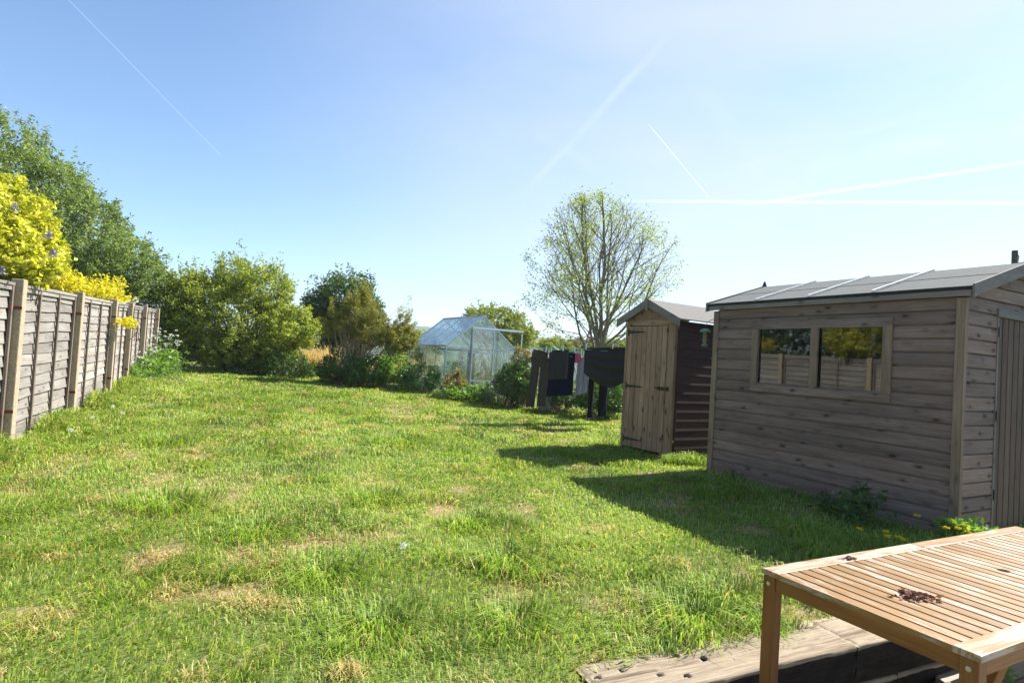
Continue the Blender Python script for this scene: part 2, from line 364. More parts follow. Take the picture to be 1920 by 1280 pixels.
def lawn_material():
    m, nt, N, L = mat_new('lawn_soil'); b = prin(N, L, .95, .1)
    tc = N.new('ShaderNodeTexCoord'); g = tc.outputs['Object']; d = attr(N, 'dry').outputs['Fac']
    f = noise(N, L, g, 40, 6, .7); f2 = noise(N, L, g, 7, 5, .7)
    green = ramp(N, L, f, [(.3, (.06, .095, .02)), (.7, (.17, .22, .06))])
    straw = ramp(N, L, f, [(.3, (.16, .105, .05)), (.7, (.46, .34, .19))])
    fac = mth(N, L, 'ADD', d, mth(N, L, 'MULTIPLY', mth(N, L, 'SUBTRACT', f2, .5), .5), clamp=True)
    L.new(mixc(N, L, fac, green, straw), b.inputs['Base Color']); bump(N, L, b, f, .6, .02); return m
M_LAWN = lawn_material()
lawn_keep = lambda c: ((c[:, 0] < .47) & (c[:, 1] > .9)) | (sl_side(c[:, 0], c[:, 1]) > .2)
lawn = grid_mesh('lawn', np.arange(-16, 12, .1), np.arange(.9, 24, .1), ground_z, M_LAWN, {'dry': dryness}, lawn_keep)
tag(lawn, kind='structure')

def far_material():
    m, nt, N, L = mat_new('countryside'); b = prin(N, L, .95, .1)
    g = N.new('ShaderNodeTexCoord').outputs['Object']
    f = noise(N, L, g, .02, 6, .7); c = ramp(N, L, f, [(.35, (.035, .06, .018)), (.5, (.07, .11, .03)), (.62, (.12, .14, .05))])
    L.new(c, b.inputs['Base Color']); return m
M_FAR = far_material()
# ground beyond the garden: falls to a valley; rings out to 2.2 km, hills beyond
rr = np.concatenate([[0], np.geomspace(3, 2200, 70)]); th = np.linspace(0, 2 * np.pi, 97)
RR, TH = np.meshgrid(rr, th); X = RR * np.sin(TH); Y = RR * np.cos(TH)
Zg = np.where(RR < 24, -.02, -.02)
base = ground_z(np.clip(X, -16, 12), np.clip(Y, .9, 24)) - .06
low = (X > .42) & (sl_side(X, Y) < .2) | (Y < .9)
base = np.where((RR < 16) & ((Y < 6)), -.02, base)
fall = np.clip((RR - 26) / 200, 0, 1); Z = base - 14 * fall * fall * (3 - 2 * fall)
V = np.stack([X, Y, Z], -1).reshape(-1, 3); nx = len(rr); i, j = np.meshgrid(np.arange(nx - 1), np.arange(len(th) - 1)); a = (j * nx + i).ravel()
tag(np_mesh('ground', V, np.stack([a, a + 1, a + 1 + nx, a + nx], 1), mat=M_FAR, smooth=True), kind='structure')
# hills: a ridge 600 m to 1.3 km away
rr = np.linspace(480, 1500, 60); th = np.linspace(R(-75), R(75), 260); RR, TH = np.meshgrid(rr, th); X = RR * np.sin(TH); Y = RR * np.cos(TH)
prof = np.clip((RR - 480) / 420, 0, 1); prof = prof * prof * (3 - 2 * prof) * (1 - .5 * np.clip((RR - 1100) / 400, 0, 1))
Z = -14.5 + prof * (50 + 14 * (fbm(TH * 6 + 9, RR * .002, 71, 3) - .5)) + fbm(X * .05, Y * .05, 73, 3) * 5 * prof + fbm(X * .15, Y * .15, 75, 2) * 3 * prof
V = np.stack([X, Y, Z], -1).reshape(-1, 3); nx = len(rr); i, j = np.meshgrid(np.arange(nx - 1), np.arange(len(th) - 1)); a = (j * nx + i).ravel()
tag(np_mesh('hills', V, np.stack([a, a + 1, a + 1 + nx, a + nx], 1), mat=M_FAR), kind='structure')

# patio: slabs
pb = MB()
for ix in range(-4, 9):
    for iy in range(-4, 8):
        x0, y0 = ix * .61 + .2, iy * .61 - .4
        c = (x0, y0); sx = sl_side(*c)
        if (c[0] > .2 and sx < .1) or c[1] < .4: pb.box((x0, y0, PZ - .03 + random.uniform(-.003, .003)), (.598, .598, .06), 'x')
tag(pb.build('patio', M_SLAB, bevel=.004), kind='structure')
jb = MB(); jb.box((2.2, .6, PZ - .06), (7.5, 6.4, .06)); tag(jb.build('patio_bedding', flat('patio_sand', (.1, .085, .06), .95, .1)), kind='structure')

# ------------------------------------------------------------------ grass blades
def blades(P, h, w, lean, ang, curl, col, dry, name, mat, face=None):
    n = len(P); rs = RS(n % 1000)
    d = np.stack([np.cos(ang), np.sin(ang), np.zeros(n)], 1); fa = ang + np.pi / 2 + rs.uniform(-.9, .9, n) if face is None else face
    s = np.stack([np.cos(fa), np.sin(fa), np.zeros(n)], 1) * (w / 2)[:, None]
    up = np.array([0, 0, 1.])
    m = P + d * (h * lean * .35)[:, None] + up * (h * .6)[:, None]
    t = P + d * (h * (lean + curl * .5))[:, None] + up * (h * np.clip(1 - .5 * lean - .35 * curl, .25, 1))[:, None]
    V = np.stack([P - s, P + s, m + s * .8, m - s * .8, t], 1).reshape(-1, 3)
    b = np.arange(n)[:, None] * 5
    np_q = b + np.array([[0, 1, 2, 3]]); np_t = b + np.array([[3, 2, 4]])
    return np_mesh(name, V, np_q, np_t, {'rnd': np.repeat(col, 5), 'dry': np.repeat(dry, 5)}, mat)
def grass_material():
    m, nt, N, L = mat_new('grass_blade'); o = N.new('ShaderNodeOutputMaterial'); r = attr(N, 'rnd').outputs['Fac']; dr = attr(N, 'dry').outputs['Fac']
    c = ramp(N, L, r, [(0, (.09, .17, .014)), (.4, (.225, .335, .026)), (.75, (.36, .46, .055)), (1, (.52, .54, .16))])
    s = ramp(N, L, r, [(0, (.42, .27, .11)), (1, (.72, .54, .27))]); c = mixc(N, L, dr, c, s)
    d = N.new('ShaderNodeBsdfDiffuse'); t = N.new('ShaderNodeBsdfTranslucent'); g = N.new('ShaderNodeBsdfGlossy'); g.inputs['Roughness'].default_value = .62; g.inputs[0].default_value = (.8, .9, .6, 1)
    L.new(c, d.inputs[0]); L.new(mixc(N, L, 1., c, (1.35, 1.4, .8), 'MULTIPLY'), t.inputs[0])
    a = N.new('ShaderNodeMixShader'); a.inputs[0].default_value = .42; L.new(d.outputs[0], a.inputs[1]); L.new(t.outputs[0], a.inputs[2])
    b = N.new('ShaderNodeMixShader'); b.inputs[0].default_value = .05; L.new(a.outputs[0], b.inputs[1]); L.new(g.outputs[0], b.inputs[2]); L.new(b.outputs[0], o.inputs[0]); return m
M_GRASS = grass_material()

def leafset(C, size, rs, updir=None, tilt=1.0, aspect=.55, rnd=None):
    n = len(C); size = np.broadcast_to(size, n); a = rs.uniform(0, 2 * np.pi, n); el = rs.uniform(-.5, 1.0, n) * tilt
    d = np.stack([np.cos(a) * np.cos(el), np.sin(a) * np.cos(el), np.sin(el)], 1)
    q = rs.randn(n, 3); s = np.cross(d, q); s /= np.linalg.norm(s, axis=1)[:, None] + 1e-9; nn = np.cross(d, s)
    hs = (size * aspect / 2)[:, None]; L_ = size[:, None]
    V = np.stack([C, C + d * L_ * .45 + s * hs + nn * L_ * .08, C + d * L_, C + d * L_ * .45 - s * hs + nn * L_ * .08], 1).reshape(-1, 3)
    Q = np.arange(n)[:, None] * 4 + np.array([[0, 1, 2, 3]]); r = rs.rand(n) if rnd is None else rnd
    return V, Q, np.repeat(r, 4)

FP = np.array([[-2.5, .1], [-3.25, 1.88], [-3.95, 3.7], [-4.65, 5.5], [-5.40, 7.28], [-6.17, 9.05], [-7.04, 10.77], [-7.86, 12.5], [-8.65, 14.25]])   # fence posts
FT = [2.05, 2.06, 2.08, 2.105, 2.145, 2.19, 2.26, 2.31, 2.36]
C_SHED = np.array([3.60, 4.68]); YA = .4987; T_SHED = np.array([2.10, 7.50]); 
t_d = np.array([-.5391, .8423]); t_e = np.array([.8423, .5391])
def fence_x(y): return np.interp(y, FP[:, 1], FP[:, 0])
EDGE = np.array([[-9, 14.3], [-8.0, 14.9], [-6.5, 15.6], [-5, 15.5], [-3, 14.6], [-1.4, 13.9], [.2, 12.9], [1.2, 12.2], [2.4, 11.4], [3.4, 10.8]])   # far edge of the mown lawn
def edge_y(x): return np.interp(x, EDGE[:, 0], EDGE[:, 1])
def in_lawn(x, y):
    k = (x > fence_x(y) + .05) & (y < edge_y(x) + .5)
    k &= ((x < .46) & (y > 1)) | (sl_side(x, y) > .25)
    dx, dy = x - C_SHED[0], y - C_SHED[1]; a = dx * math.cos(YA) + dy * math.sin(YA); b = -dx * math.sin(YA) + dy * math.cos(YA)
    k &= ~((a > .01) & (a < 1.9) & (b > .01) & (b < 2.5))
    dx, dy = x - T_SHED[0], y - T_SHED[1]; a = dx * t_d[0] + dy * t_d[1]; b = dx * t_e[0] + dy * t_e[1]
    k &= ~((a > .01) & (a < .88) & (b > .01) & (b < 1.2))
    return k
def make_grass():
    rs = RS(11); Ps = []; H = []; W = []; LE = []; AN = []; CU = []; CO = []; DR = []
    bands = [(1.0, 3.2, 7600, .0038, 1.), (3.2, 4.6, 5200, .0046, 1.), (4.6, 6.5, 3300, .006, 1.), (6.5, 9, 2100, .0085, 1.), (9, 12.5, 1300, .012, 1.05), (12.5, 17, 800, .017, 1.1)]
    for y0, y1, den, w, hs in bands:
        x0, x1 = -min(1.12 * y1 + .4, 9.2), min(1.0 * y1 + .4, 6)
        n = int((x1 - x0) * (y1 - y0) * den); x = rs.uniform(x0, x1, n); y = rs.uniform(y0, y1, n)
        k = in_lawn(x, y) & (x > -1.12 * y - .6) & (x < 1.0 * y + .4); x, y = x[k], y[k]
        d = dryness(x, y); tuft = fbm(x * 2.3, y * 2.3, 91, 3); tf = np.clip((tuft - .52) / .2, 0, 1)
        fine = fbm(x * 9, y * 9, 93, 2)
        keep = rs.rand(len(x)) < (1 - .55 * d) * (.6 + .7 * fine); x, y, d, tf, fine = x[keep], y[keep], d[keep], tf[keep], fine[keep]; n = len(x)
        nearf = np.exp(-np.clip(x - fence_x(y), 0, 9) / .28); neare = np.exp(-np.clip(edge_y(x) - y, 0, 9) / .3); nears = np.exp(-np.abs(sl_side(x, y) - .3) / .12) * (x > .3)
        h = (.028 + .03 * rs.rand(n) + .075 * tf * rs.rand(n) ** .7) * (1 - .55 * d) * hs + (.20 * nearf * np.clip(fbm(x * 2.2, y * 2.2, 55, 3) * 3 - .9, .1, 1.2) + .10 * neare + .03 * nears) * rs.uniform(.2, 1, n)
        P = np.stack([x, y, ground_z(x, y) - .004], 1)
        wind = 2.6 * fbm(x * 1.1, y * 1.1, 95, 2) * 2
        Ps.append(P); H.append(h); W.append(w * rs.uniform(.6, 1.3, n) * (1 + .3 * tf)); LE.append(rs.uniform(.1, 1.0, n) ** 1.2 * (1 + .4 * tf)); AN.append(wind * 2 + rs.uniform(-1.9, 1.9, n)); CU.append(rs.uniform(0, 1.1, n))
        CO.append(np.clip(.35 + .28 * rs.randn(n) + .3 * (fbm(x * .9, y * .9, 97, 2) - .5) - .22 * tf * 1.0 + .1, 0, 1)); DR.append(np.clip((rs.rand(n) < (.15 + .6 * d + .25 * np.clip(fbm(x * 5, y * 5, 99, 2) - .5, 0, 1))).astype(float) * rs.uniform(.5, 1, n) + .15 * d, 0, 1))
    # dense individual tufts of coarser grass
    T = [(-4.3, 4.7, .25, .22), (-2.35, 4.15, .30, .17), (-3.2, 3.4, .3, .18), (-1.0, 4.7, .25, .15), (-.2, 4.2, .2, .13), (1.0, 2.95, .26, .17), (1.25, 3.2, .2, .15), (.05, 3.45, .22, .16), (.1, 2.72, .18, .14), (2.2, 4.1, .2, .18), (1.75, 3.5, .2, .14), (1.95, 5.6, .2, .15), (2.35, 7.3, .15, .24), (2.1, 7.25, .12, .2), (-.9, 3.1, .25, .13), (-1.5, 3.7, .25, .14), (-.5, 2.6, .3, .12), (.75, 2.55, .3, .12),
         (2.9, 4.15, .25, .2), (2.3, 4.5, .2, .17), (-3.6, 6.3, .3, .15), (-1.3, 7.5, .35, .12), (.8, 7.4, .3, .13), (-2.7, 2.6, .3, .2), (1.35, 2.98, .12, .15), (1.5, 2.95, .1, .13)]
    for cx, cy, rad, hh in T:
        n = int(2600 * rad); q = rs.randn(n, 2) * rad * .5; x, y = cx + q[:, 0], cy + q[:, 1]; k = in_lawn(x, y) | (np.abs(sl_side(x, y) - .24) < .05); x, y, q = x[k], y[k], q[k]; n = len(x)
        Ps.append(np.stack([x, y, ground_z(x, y)], 1)); H.append(hh * rs.uniform(.35, 1, n)); W.append(np.full(n, .0045) * (1 + cy * .1)); LE.append(rs.uniform(.2, 1, n)); AN.append(np.arctan2(q[:, 1], q[:, 0]) + rs.randn(n) * .5); CU.append(rs.uniform(.2, 1.3, n)); CO.append(np.clip(.3 + .25 * rs.randn(n), 0, 1)); DR.append((rs.rand(n) < .06) * .9)
    # long rough grass against the fence and the far border
    n = 26000; t = rs.rand(n) * 12.5 + 1.5; off = np.abs(rs.randn(n)) * .22 + .04; x = fence_x(t) + off; y = t; n = len(x)
    Ps.append(np.stack([x, y, ground_z(x, y)], 1)); H.append((np.exp(-off / .3) * rs.uniform(.08, .36, n)) * np.clip(fbm(x * 2.2, y * 2.2, 55, 3) * 3 - .8, .15, 1.3) + .05); W.append(.004 + y * .0008); LE.append(rs.uniform(.05, .8, n)); AN.append(rs.uniform(-3.1, 3.1, n)); CU.append(rs.uniform(.1, 1.2, n)); CO.append(np.clip(.42 + .3 * rs.randn(n), 0, 1)); DR.append((rs.rand(n) < .14) * .8)
    cat = np.concatenate
    o = blades(cat(Ps), cat(H), cat(W), cat(LE), cat(AN), cat(CU), cat(CO), cat(DR).astype(float), 'grass', M_GRASS)
    tag(o, 'green lawn grass with dry straw coloured patches and taller tufts', 'grass', kind='stuff')
    # ragged heaps of dead thatch and moss
    rs = RS(19); Ps = []; H = []; AN = []; W = []
    for k in range(120):
        y = 1.9 + 11 * rs.rand() ** 1.6; x = rs.uniform(-1.0, .85) * y
        if not in_lawn(np.array([x]), np.array([y]))[0]: continue
        n = int(rs.uniform(40, 190)); r = rs.uniform(.03, .09); q = rs.randn(n, 2) * r * [1.3, 1]; Ps.append(np.stack([x + q[:, 0], y + q[:, 1], ground_z(x + q[:, 0], y + q[:, 1]) + rs.uniform(0, .035, n) * np.exp(-(q ** 2).sum(1) / r ** 2)], 1)); H.append(rs.uniform(.02, .055, n)); AN.append(rs.uniform(0, 6.3, n)); W.append(np.full(n, .0035 + .0007 * y))
    P = cat(Ps); n = len(P); o = blades(P, cat(H), cat(W), rs.uniform(.8, 1.6, n), cat(AN), rs.uniform(0, 1, n), np.clip(rs.rand(n) * .8, 0, 1), rs.uniform(.55, .95, n), 'dead_thatch', M_GRASS)
    tag(o, 'small ragged heaps of tan dead thatch scattered in the lawn', 'dead grass', kind='stuff')
    # clover and other broad leaved ground cover
    Ps = []; 
    for k in range(260):
        y = 1.8 + 10 * rs.rand() ** 1.3; x = rs.uniform(-1.0, .9) * y
        n = int(rs.uniform(20, 90)); q = rs.randn(n, 2) * rs.uniform(.05, .16); xx, yy = x + q[:, 0], y + q[:, 1]; m = in_lawn(xx, yy); xx, yy = xx[m], yy[m]
        Ps.append(np.stack([xx, yy, ground_z(xx, yy) + rs.uniform(.015, .05, len(xx))], 1))
    P = cat(Ps); V, Q, r = leafset(P, rs.uniform(.007, .015, len(P)) * (.7 + .16 * P[:, 1]), rs, tilt=.35, aspect=.75)
    tag(np_mesh('clover', V, Q, attrs={'rnd': r}, mat=leaf_mat('clover_leaf', (.05, .12, .02), (.12, .22, .035), (.2, .3, .07), .2, .35)), 'low clover and small broad leaves growing through the lawn', 'ground cover', kind='stuff')
    print('blades', sum(len(p) for p in Ps))
make_grass()

# ------------------------------------------------------------------ sleepers
def sleeper(name, label, s0, s1, z0, z1, depth=.27, holes=()):
    c0 = SL0 + SLD * s0; o = thing(name, label, 'railway sleeper', (c0[0], c0[1], z0), math.atan2(SLD[1], SLD[0]), 'weathered railway sleepers edging the lawn')
    l = s1 - s0; h = z1 - z0; rs = RS(int(s0 * 10 + z0 * 100) + 5); nx, ny = int(l / .012), 10
    # top skin with splits and wear as real relief
    xs = np.linspace(0, l, nx + 1); ys = np.linspace(0, depth, 61); X, Y = np.meshgrid(xs, ys)
    Zt = h + (fbm(X * 3 + s0 * 7, Y * 40, 201, 3) - .5) * .008 + (fbm(X * 4, Y * 6 + 3, 203, 2) - .5) * .012
    crack = .13 + (fbm(xs * 2.5 + s0, xs * 0, 205, 2) - .5) * .05
    for ci in range(9):       # short drying checks along the grain
        c0x, c0y, cl_ = rs.uniform(0, l), rs.uniform(.03, depth - .03), rs.uniform(.08, .35); Zt = Zt - .010 * np.exp(-((Y - c0y - .02 * (fbm(X * 3, X * 0 + ci, 211, 2) - .5) - .03 * (X - c0x)) / .0045) ** 2) * (np.abs(X - c0x) < cl_)
    cm = np.exp(-((Y - crack[None]) / .007) ** 2) * np.clip(1.2 - X / max(.9, l * .6), 0, 1) if z1 > .36 and s0 < .5 else np.exp(-((Y - .09 - X * .03) / .006) ** 2) * .8
    Zt = Zt - cm * .022
    for hx, hy in holes: Zt = Zt - .03 * (np.hypot(X - hx, Y - hy) < .013)
    edge = np.minimum(np.minimum(Y, depth - Y), np.minimum(X, l - X)); Zt = Zt - .012 * np.exp(-edge / .008)
    fr = (fbm(xs * 5 + s0, xs * 0 + 2, 207, 3) - .5) * .02      # ragged front arris
    Y = Y + (np.exp(-Y / .02)) * fr[None]
    top = np.stack([X, Y, Zt], -1).reshape(-1, 3); n1 = nx + 1
    zs = np.linspace(1, 0, 9)[1:]; Vs = [top]
    for z in zs:
        row = np.stack([xs, (fr + .006) * (1 - 0) + (fbm(xs * 12, xs * 0 + z * 14, 209, 3) - .5) * .02 * (z > 0), np.full(n1, h * z * .97 - .0 * z)], 1); Vs.append(row)
    V = np.concatenate(Vs); q = []; i, j = np.meshgrid(np.arange(nx), np.arange(60)); a = (j * n1 + i).ravel(); q.append(np.stack([a, a + 1, a + 1 + n1, a + n1], 1))
    b0 = len(top); prev = np.arange(n1)
    for k in range(len(zs)):
        cur = b0 + k * n1 + np.arange(n1); q.append(np.stack([cur[:-1], cur[1:], prev[1:], prev[:-1]], 1)); prev = cur
    # end caps and back
    V = np.concatenate([V, [[0, 0.004, 0], [0, depth, 0], [l, .004, 0], [l, depth, 0]]]); e = len(V) - 4
    tl = np.arange(61) * n1; tr = tl + nx
    tris = [(e, tl[k + 1], tl[k]) for k in range(60)] + [(e, e + 1, tl[60])] + [(e + 2, tr[k], tr[k + 1]) for k in range(60)] + [(e + 2, tr[60], e + 3)] + [(e + 1, e + 3, tr[60]), (e + 1, tr[60], tl[60])]
    g = V * np.array([1, 1, 1]) + [s0 * 3.3, z0 * 5, 0]; g[:, 0] += 0
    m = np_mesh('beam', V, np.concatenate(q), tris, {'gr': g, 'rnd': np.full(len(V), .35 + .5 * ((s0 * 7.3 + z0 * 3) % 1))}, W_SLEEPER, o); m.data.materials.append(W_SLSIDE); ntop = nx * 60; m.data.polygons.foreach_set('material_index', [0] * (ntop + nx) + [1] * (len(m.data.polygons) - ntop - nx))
    for hx, hy in holes: hb = MB(); hb.lathe([(.0145, -.002), (.0125, -.009), (.012, -.03), (0, -.031)], (hx, hy, h - .002), 12); hb.lathe([(0, .0025), (.0122, .002)], (hx, hy, h - .006), 12); hb.build('bolt_hole', M_DARK, o)  # near-black cap under the rim paints the hole's shade
    return o
holes = [(.047, .17), (.17, .175), (.305, .10), (.42, .06), (.49, .21), (.60, .155)]
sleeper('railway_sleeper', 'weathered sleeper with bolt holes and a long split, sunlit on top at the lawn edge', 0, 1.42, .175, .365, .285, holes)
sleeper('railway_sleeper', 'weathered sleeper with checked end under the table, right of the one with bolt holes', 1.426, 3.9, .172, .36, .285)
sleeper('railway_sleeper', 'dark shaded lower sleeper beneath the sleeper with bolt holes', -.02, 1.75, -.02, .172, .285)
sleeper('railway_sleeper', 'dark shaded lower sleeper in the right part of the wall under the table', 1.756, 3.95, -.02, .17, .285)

# ------------------------------------------------------------------ garden table
def garden_table():
    L_, W_ = 2.13, .758; ang = .485; H = .75; q0 = at_z(1428, 1063.5, PZ + H)
    t = thing('garden_table', 'long slatted hardwood garden table, bleached patches on its honey coloured top', 'table', (q0[0], q0[1], PZ), ang)
    rail = .075; th = .022
    fr = MB()
    for y in (-rail / 2, -W_ + rail / 2):
        fr.box((L_ * .25, y, H - th / 2), (L_ / 2 - .003, rail, th), 'x'); fr.box((L_ * .75, y, H - th / 2), (L_ / 2 - .003, rail, th), 'x')
    fr.build('top_rail', W_SLAT, t, bevel=.003)
    n = 34; pitch = L_ / n; hole = (L_ / 2 + pitch * 0, -W_ / 2)
    for i in range(n):
        x = (i + .5) * pitch; m = MB()
        if abs(x - hole[0]) < pitch * .8:
            s = 1 if x > hole[0] else -1; w = pitch - .0125; N = 10; r = .024
            for a, b in ((-rail - .001, hole[1] + r), (hole[1] - r, -W_ + rail + .001)): m.box((x, (a + b) / 2, H - th / 2 - .002), (w, abs(a - b), th - .002), 'y', .6)
            # rounded cut-out around the parasol hole
            x0, x1 = x - w / 2, x + w / 2; xi, xo = (x0, x1) if s > 0 else (x1, x0)
            for k in range(N):
                a0 = -math.pi / 2 + math.pi * k / N; a1 = -math.pi / 2 + math.pi * (k + 1) / N
                p0 = (hole[0] + s * r * math.cos(a0), hole[1] + r * math.sin(a0)); p1 = (hole[0] + s * r * math.cos(a1), hole[1] + r * math.sin(a1))
                zt, zb = H - .003, H - th
                v = [(p0[0], p0[1], zt), (xo, p0[1], zt), (xo, p1[1], zt), (p1[0], p1[1], zt), (p0[0], p0[1], zb), (xo, p0[1], zb), (xo, p1[1], zb), (p1[0], p1[1], zb)]
                m.add(v, [(0, 1, 2, 3), (7, 6, 5, 4), (0, 3, 7, 4), (1, 5, 6, 2)], 'y', .6)
        else:
            m.box((x, -W_ / 2, H - th / 2 - .002), (pitch - .0125, W_ - 2 * rail - .002, th - .002), 'y')
        m.build('slat', W_SLAT, t)
    ap = MB()
    for x in (.024, L_ - .024): ap.box((x, -W_ / 2, H - th - .027), (.02, W_ - .11, .052), 'y')
    for y in (-.024, -W_ + .024): ap.box((L_ / 2, y, H - th - .027), (L_ - .11, .02, .052), 'x')
    for x in (.6, 1.06, 1.5): ap.box((x, -W_ / 2, H - th - .02), (.045, W_ - .08, .03), 'y')
    ap.build('apron', W_TABLE, t, bevel=.002)
    for x in (.030, L_ - .030):
        for y in (-.032, -W_ + .032):
            lg = MB(); lg.box((x, y, (H - th - .001) / 2), (.048, .052, H - th - .001), 'z'); l = lg.build('leg', W_TABLE, t, bevel=.003)
            b = MB(); s = -1 if x < 1 else 1
            b.tube([(x + s * .023, y, H - th - .03), (x + s * .028, y, H - th - .03)], .008, 12); b.build('bolt', M_BOLT, l, smooth=False)
    br = MB(); br.bar((.10, -W_ + .20, 0.02), (.42, -W_ + .10, H - .06), .045, .03); br.build('brace', W_TABLE, t, bevel=.002)
    return t
garden_table()

M_DEAD = leaf_mat('dead_leaf', (.08, .03, .02), (.24, .09, .05), (.42, .26, .18), .2, .15, .12)
rs = RS(3)
def leaf_pile(label, px, n, sx, sy, h):
    c = at_z(*px, PZ + .751); q = rs.randn(n, 2); C = np.stack([c[0] + q[:, 0] * sx, c[1] + q[:, 1] * sy, PZ + .752 + np.exp(-(q ** 2).sum(1)) * h * rs.rand(n)], 1)
    V, Q, r = leafset(C, rs.uniform(.012, .03, n), rs, tilt=.5); tag(np_mesh('dead_leaves', V, Q, attrs={'rnd': r}, mat=M_DEAD), label, 'dead leaves')
leaf_pile('pile of brown dead leaves and twigs on the slatted table top', (1716, 1118), 150, .03, .018, .010)
leaf_pile('tiny clump of reddish dead leaf on the far rail of the table', (1587, 1047), 24, .010, .007, .008)

# low slatted bench beside the wall, half hidden by the table
BQ = at_z(1835, 1300, PZ + .24)
bn = thing('slatted_bench', 'pale weathered plank bench partly hidden behind the near table corner', 'bench', (BQ[0], BQ[1], PZ), .485)
m = MB()
for k in range(4): m.box((.5, .055 - k * .12, .225), (1.0, .105, .03), 'x')
m.build('seat', W_SLEEPER, bn, bevel=.004)
for x in (.08, .92):
    for y in (.03, -.28): m = MB(); m.box((x, y, .105), (.05, .05, .208), 'z'); m.build('leg', W_SLEEPER, bn)

# ------------------------------------------------------------------ big garden shed
def shiplap_wall(m, p0, along, normal, l, z0, z1, ext=.115, segs=None, rndb=0, proud=.012, thick=.020):
    """boards stacked from z0 to z1; segs = function(z mid) -> list of (a,b) ranges"""
    k = 0; z = z0
    while z < z1 - .005:
        h = min(ext, z1 - z); rngs = segs((z + h / 2)) if segs else [(0, l)]
        r = random.random()
        for a, b in rngs:
            P0 = Vector(p0) + Vector(along) * a; P1 = Vector(p0) + Vector(along) * b
            poly = [(0, z), (thick, z), (thick, z + h * .855), (thick * .75, z + h * .88), (thick * .12, z + h * .885), (thick * .1, z + h), (0, z + h)]
            m.prism(poly, P0, P1, normal, (0, 0, 1), rnd=r)
        z += h; k += 1
def garden_shed():
    zb = .41; L_, W_ = 2.51, 1.83; ez = 2.34; sl = math.tan(R(17.5)); 
    t = thing('garden_shed', 'large brown shiplap garden shed with two-pane window and grey felt roof', 'shed', (C_SHED[0], C_SHED[1], 0), YA)
    wy0, wy1, wz0, wz1 = .60, 1.91, 1.52, 2.125
    # long wall facing the lawn (x = 0 plane, outwards -x)
    def segw(z): return [(0.02, wy0), (wy1, L_ - .02)] if wz0 + .02 < z < wz1 else [(0.02, L_ - .02)]
    m = MB(); shiplap_wall(m, (0, 0, 0), (0, 1, 0), (-1, 0, 0), L_, zb, ez + .02, segs=segw); m.build('long_wall', W_SHED, t)
    # near gable (y = 0, outwards -y) with door opening
    d0, d1, dz = .515, 1.33, 2.235
    def segg(z):
        if z < ez: w = (0.02, W_ - .02)
        else:
            k = (z + .058 - 2.40) / sl - .075; w = (max(.02, k), W_ - max(.02, k))
        if w[1] - w[0] < .1: return []
        return [(w[0], d0), (d1, w[1])] if z < dz - .02 else [w]
    m = MB(); shiplap_wall(m, (0, 0, 0), (1, 0, 0), (0, -1, 0), W_, zb, 2.66, segs=segg); m.build('gable_wall', W_SHED, t)
    m = MB(); shiplap_wall(m, (0, L_, 0), (1, 0, 0), (0, 1, 0), W_, zb, 2.66, segs=lambda z: [(max(.02, (z - ez + .05) / sl) if z > ez else .02, W_ - (max(.02, (z - ez + .05) / sl) if z > ez else .02))] if z < 2.6 else []); 
    m.build('back_gable_wall', W_SHED, t)
    m = MB(); shiplap_wall(m, (W_, 0, 0), (0, 1, 0), (1, 0, 0), L_, zb, ez + .02); m.build('rear_wall', W_SHED, t)
    m = MB(); m.box((W_ / 2, L_ / 2, zb + .02), (W_ - .06, L_ - .06, .04)); m.box((W_ - .05, L_ / 2, 1.4), (.02, L_ - .1, 1.9)); m.box((W_ / 2, L_ - .05, 1.4), (W_ - .1, .02, 1.9)); m.box((W_ / 2, .05, 1.4), (W_ - .1, .02, 1.9))
    m.box((.04, wy0 / 2 + .02, 1.4), (.02, wy0 - .1, 1.9)); m.box((.04, (L_ + wy1) / 2, 1.4), (.02, L_ - wy1 - .1, 1.9)); m.box((.04, (wy0 + wy1) / 2, .95), (.02, wy1 - wy0, 1.05)); m.box((W_ / 2, L_ / 2, 2.30), (W_ - .1, L_ - .1, .02)); m.build('dark_inner_box', M_DARK, t)  # inner box, coloured near-black for the shade of an unlit shed
    for y, sx, nm in ((-.012, 1, 0), (L_ + .012, -1, 1)):
        m = MB(); m.box((-.012, y + sx * .02, (zb + ez) / 2), (.048, .07, ez - zb), 'z'); m.build('corner_trim', W_TRIM, t, bevel=.002)
    m = MB(); m.box((W_ + .009, -.0, (zb + ez) / 2), (.044, .07, ez - zb), 'z'); m.build('corner_trim', W_TRIM, t, bevel=.002)
    # window
    w = bpy.data.objects.new('window', None); COL.objects.link(w); w.parent = t
    m = MB(); X = -.030; fw = .075
    m.box((X, (wy0 + wy1) / 2, wz1 + fw / 2 - .004), (.024, wy1 - wy0 + 2 * fw, fw + .01), 'y'); m.build('window_head', W_SHED, w, bevel=.002); m = MB()
    m.box((X, (wy0 + wy1) / 2, wz0 - fw / 2 + .004), (.024, wy1 - wy0 + 2 * fw, fw), 'y'); m.build('window_sill', W_SHED, w, bevel=.002); m = MB()
    for y in (wy0 - fw / 2, wy1 + fw / 2, 1.252): m = MB(); m.box((X - .003, y, (wz0 + wz1) / 2), (.024, fw + .004, wz1 - wz0 - .012), 'z'); m.build('window_stile', W_TRIM, w, bevel=.002)
    for a, b in ((wy0 + .003, 1.218), (1.286, wy1 - .003)):
        g = MB(); g.box((-.008, (a + b) / 2, (wz0 + wz1) / 2), (.003, b - a, wz1 - wz0)); g.build('pane', G_SHED, w)
    # door: vertical boards
    d = bpy.data.objects.new('door', None); COL.objects.link(d); d.parent = t
    m = MB(); n = 8; bw = (d1 - d0) / n
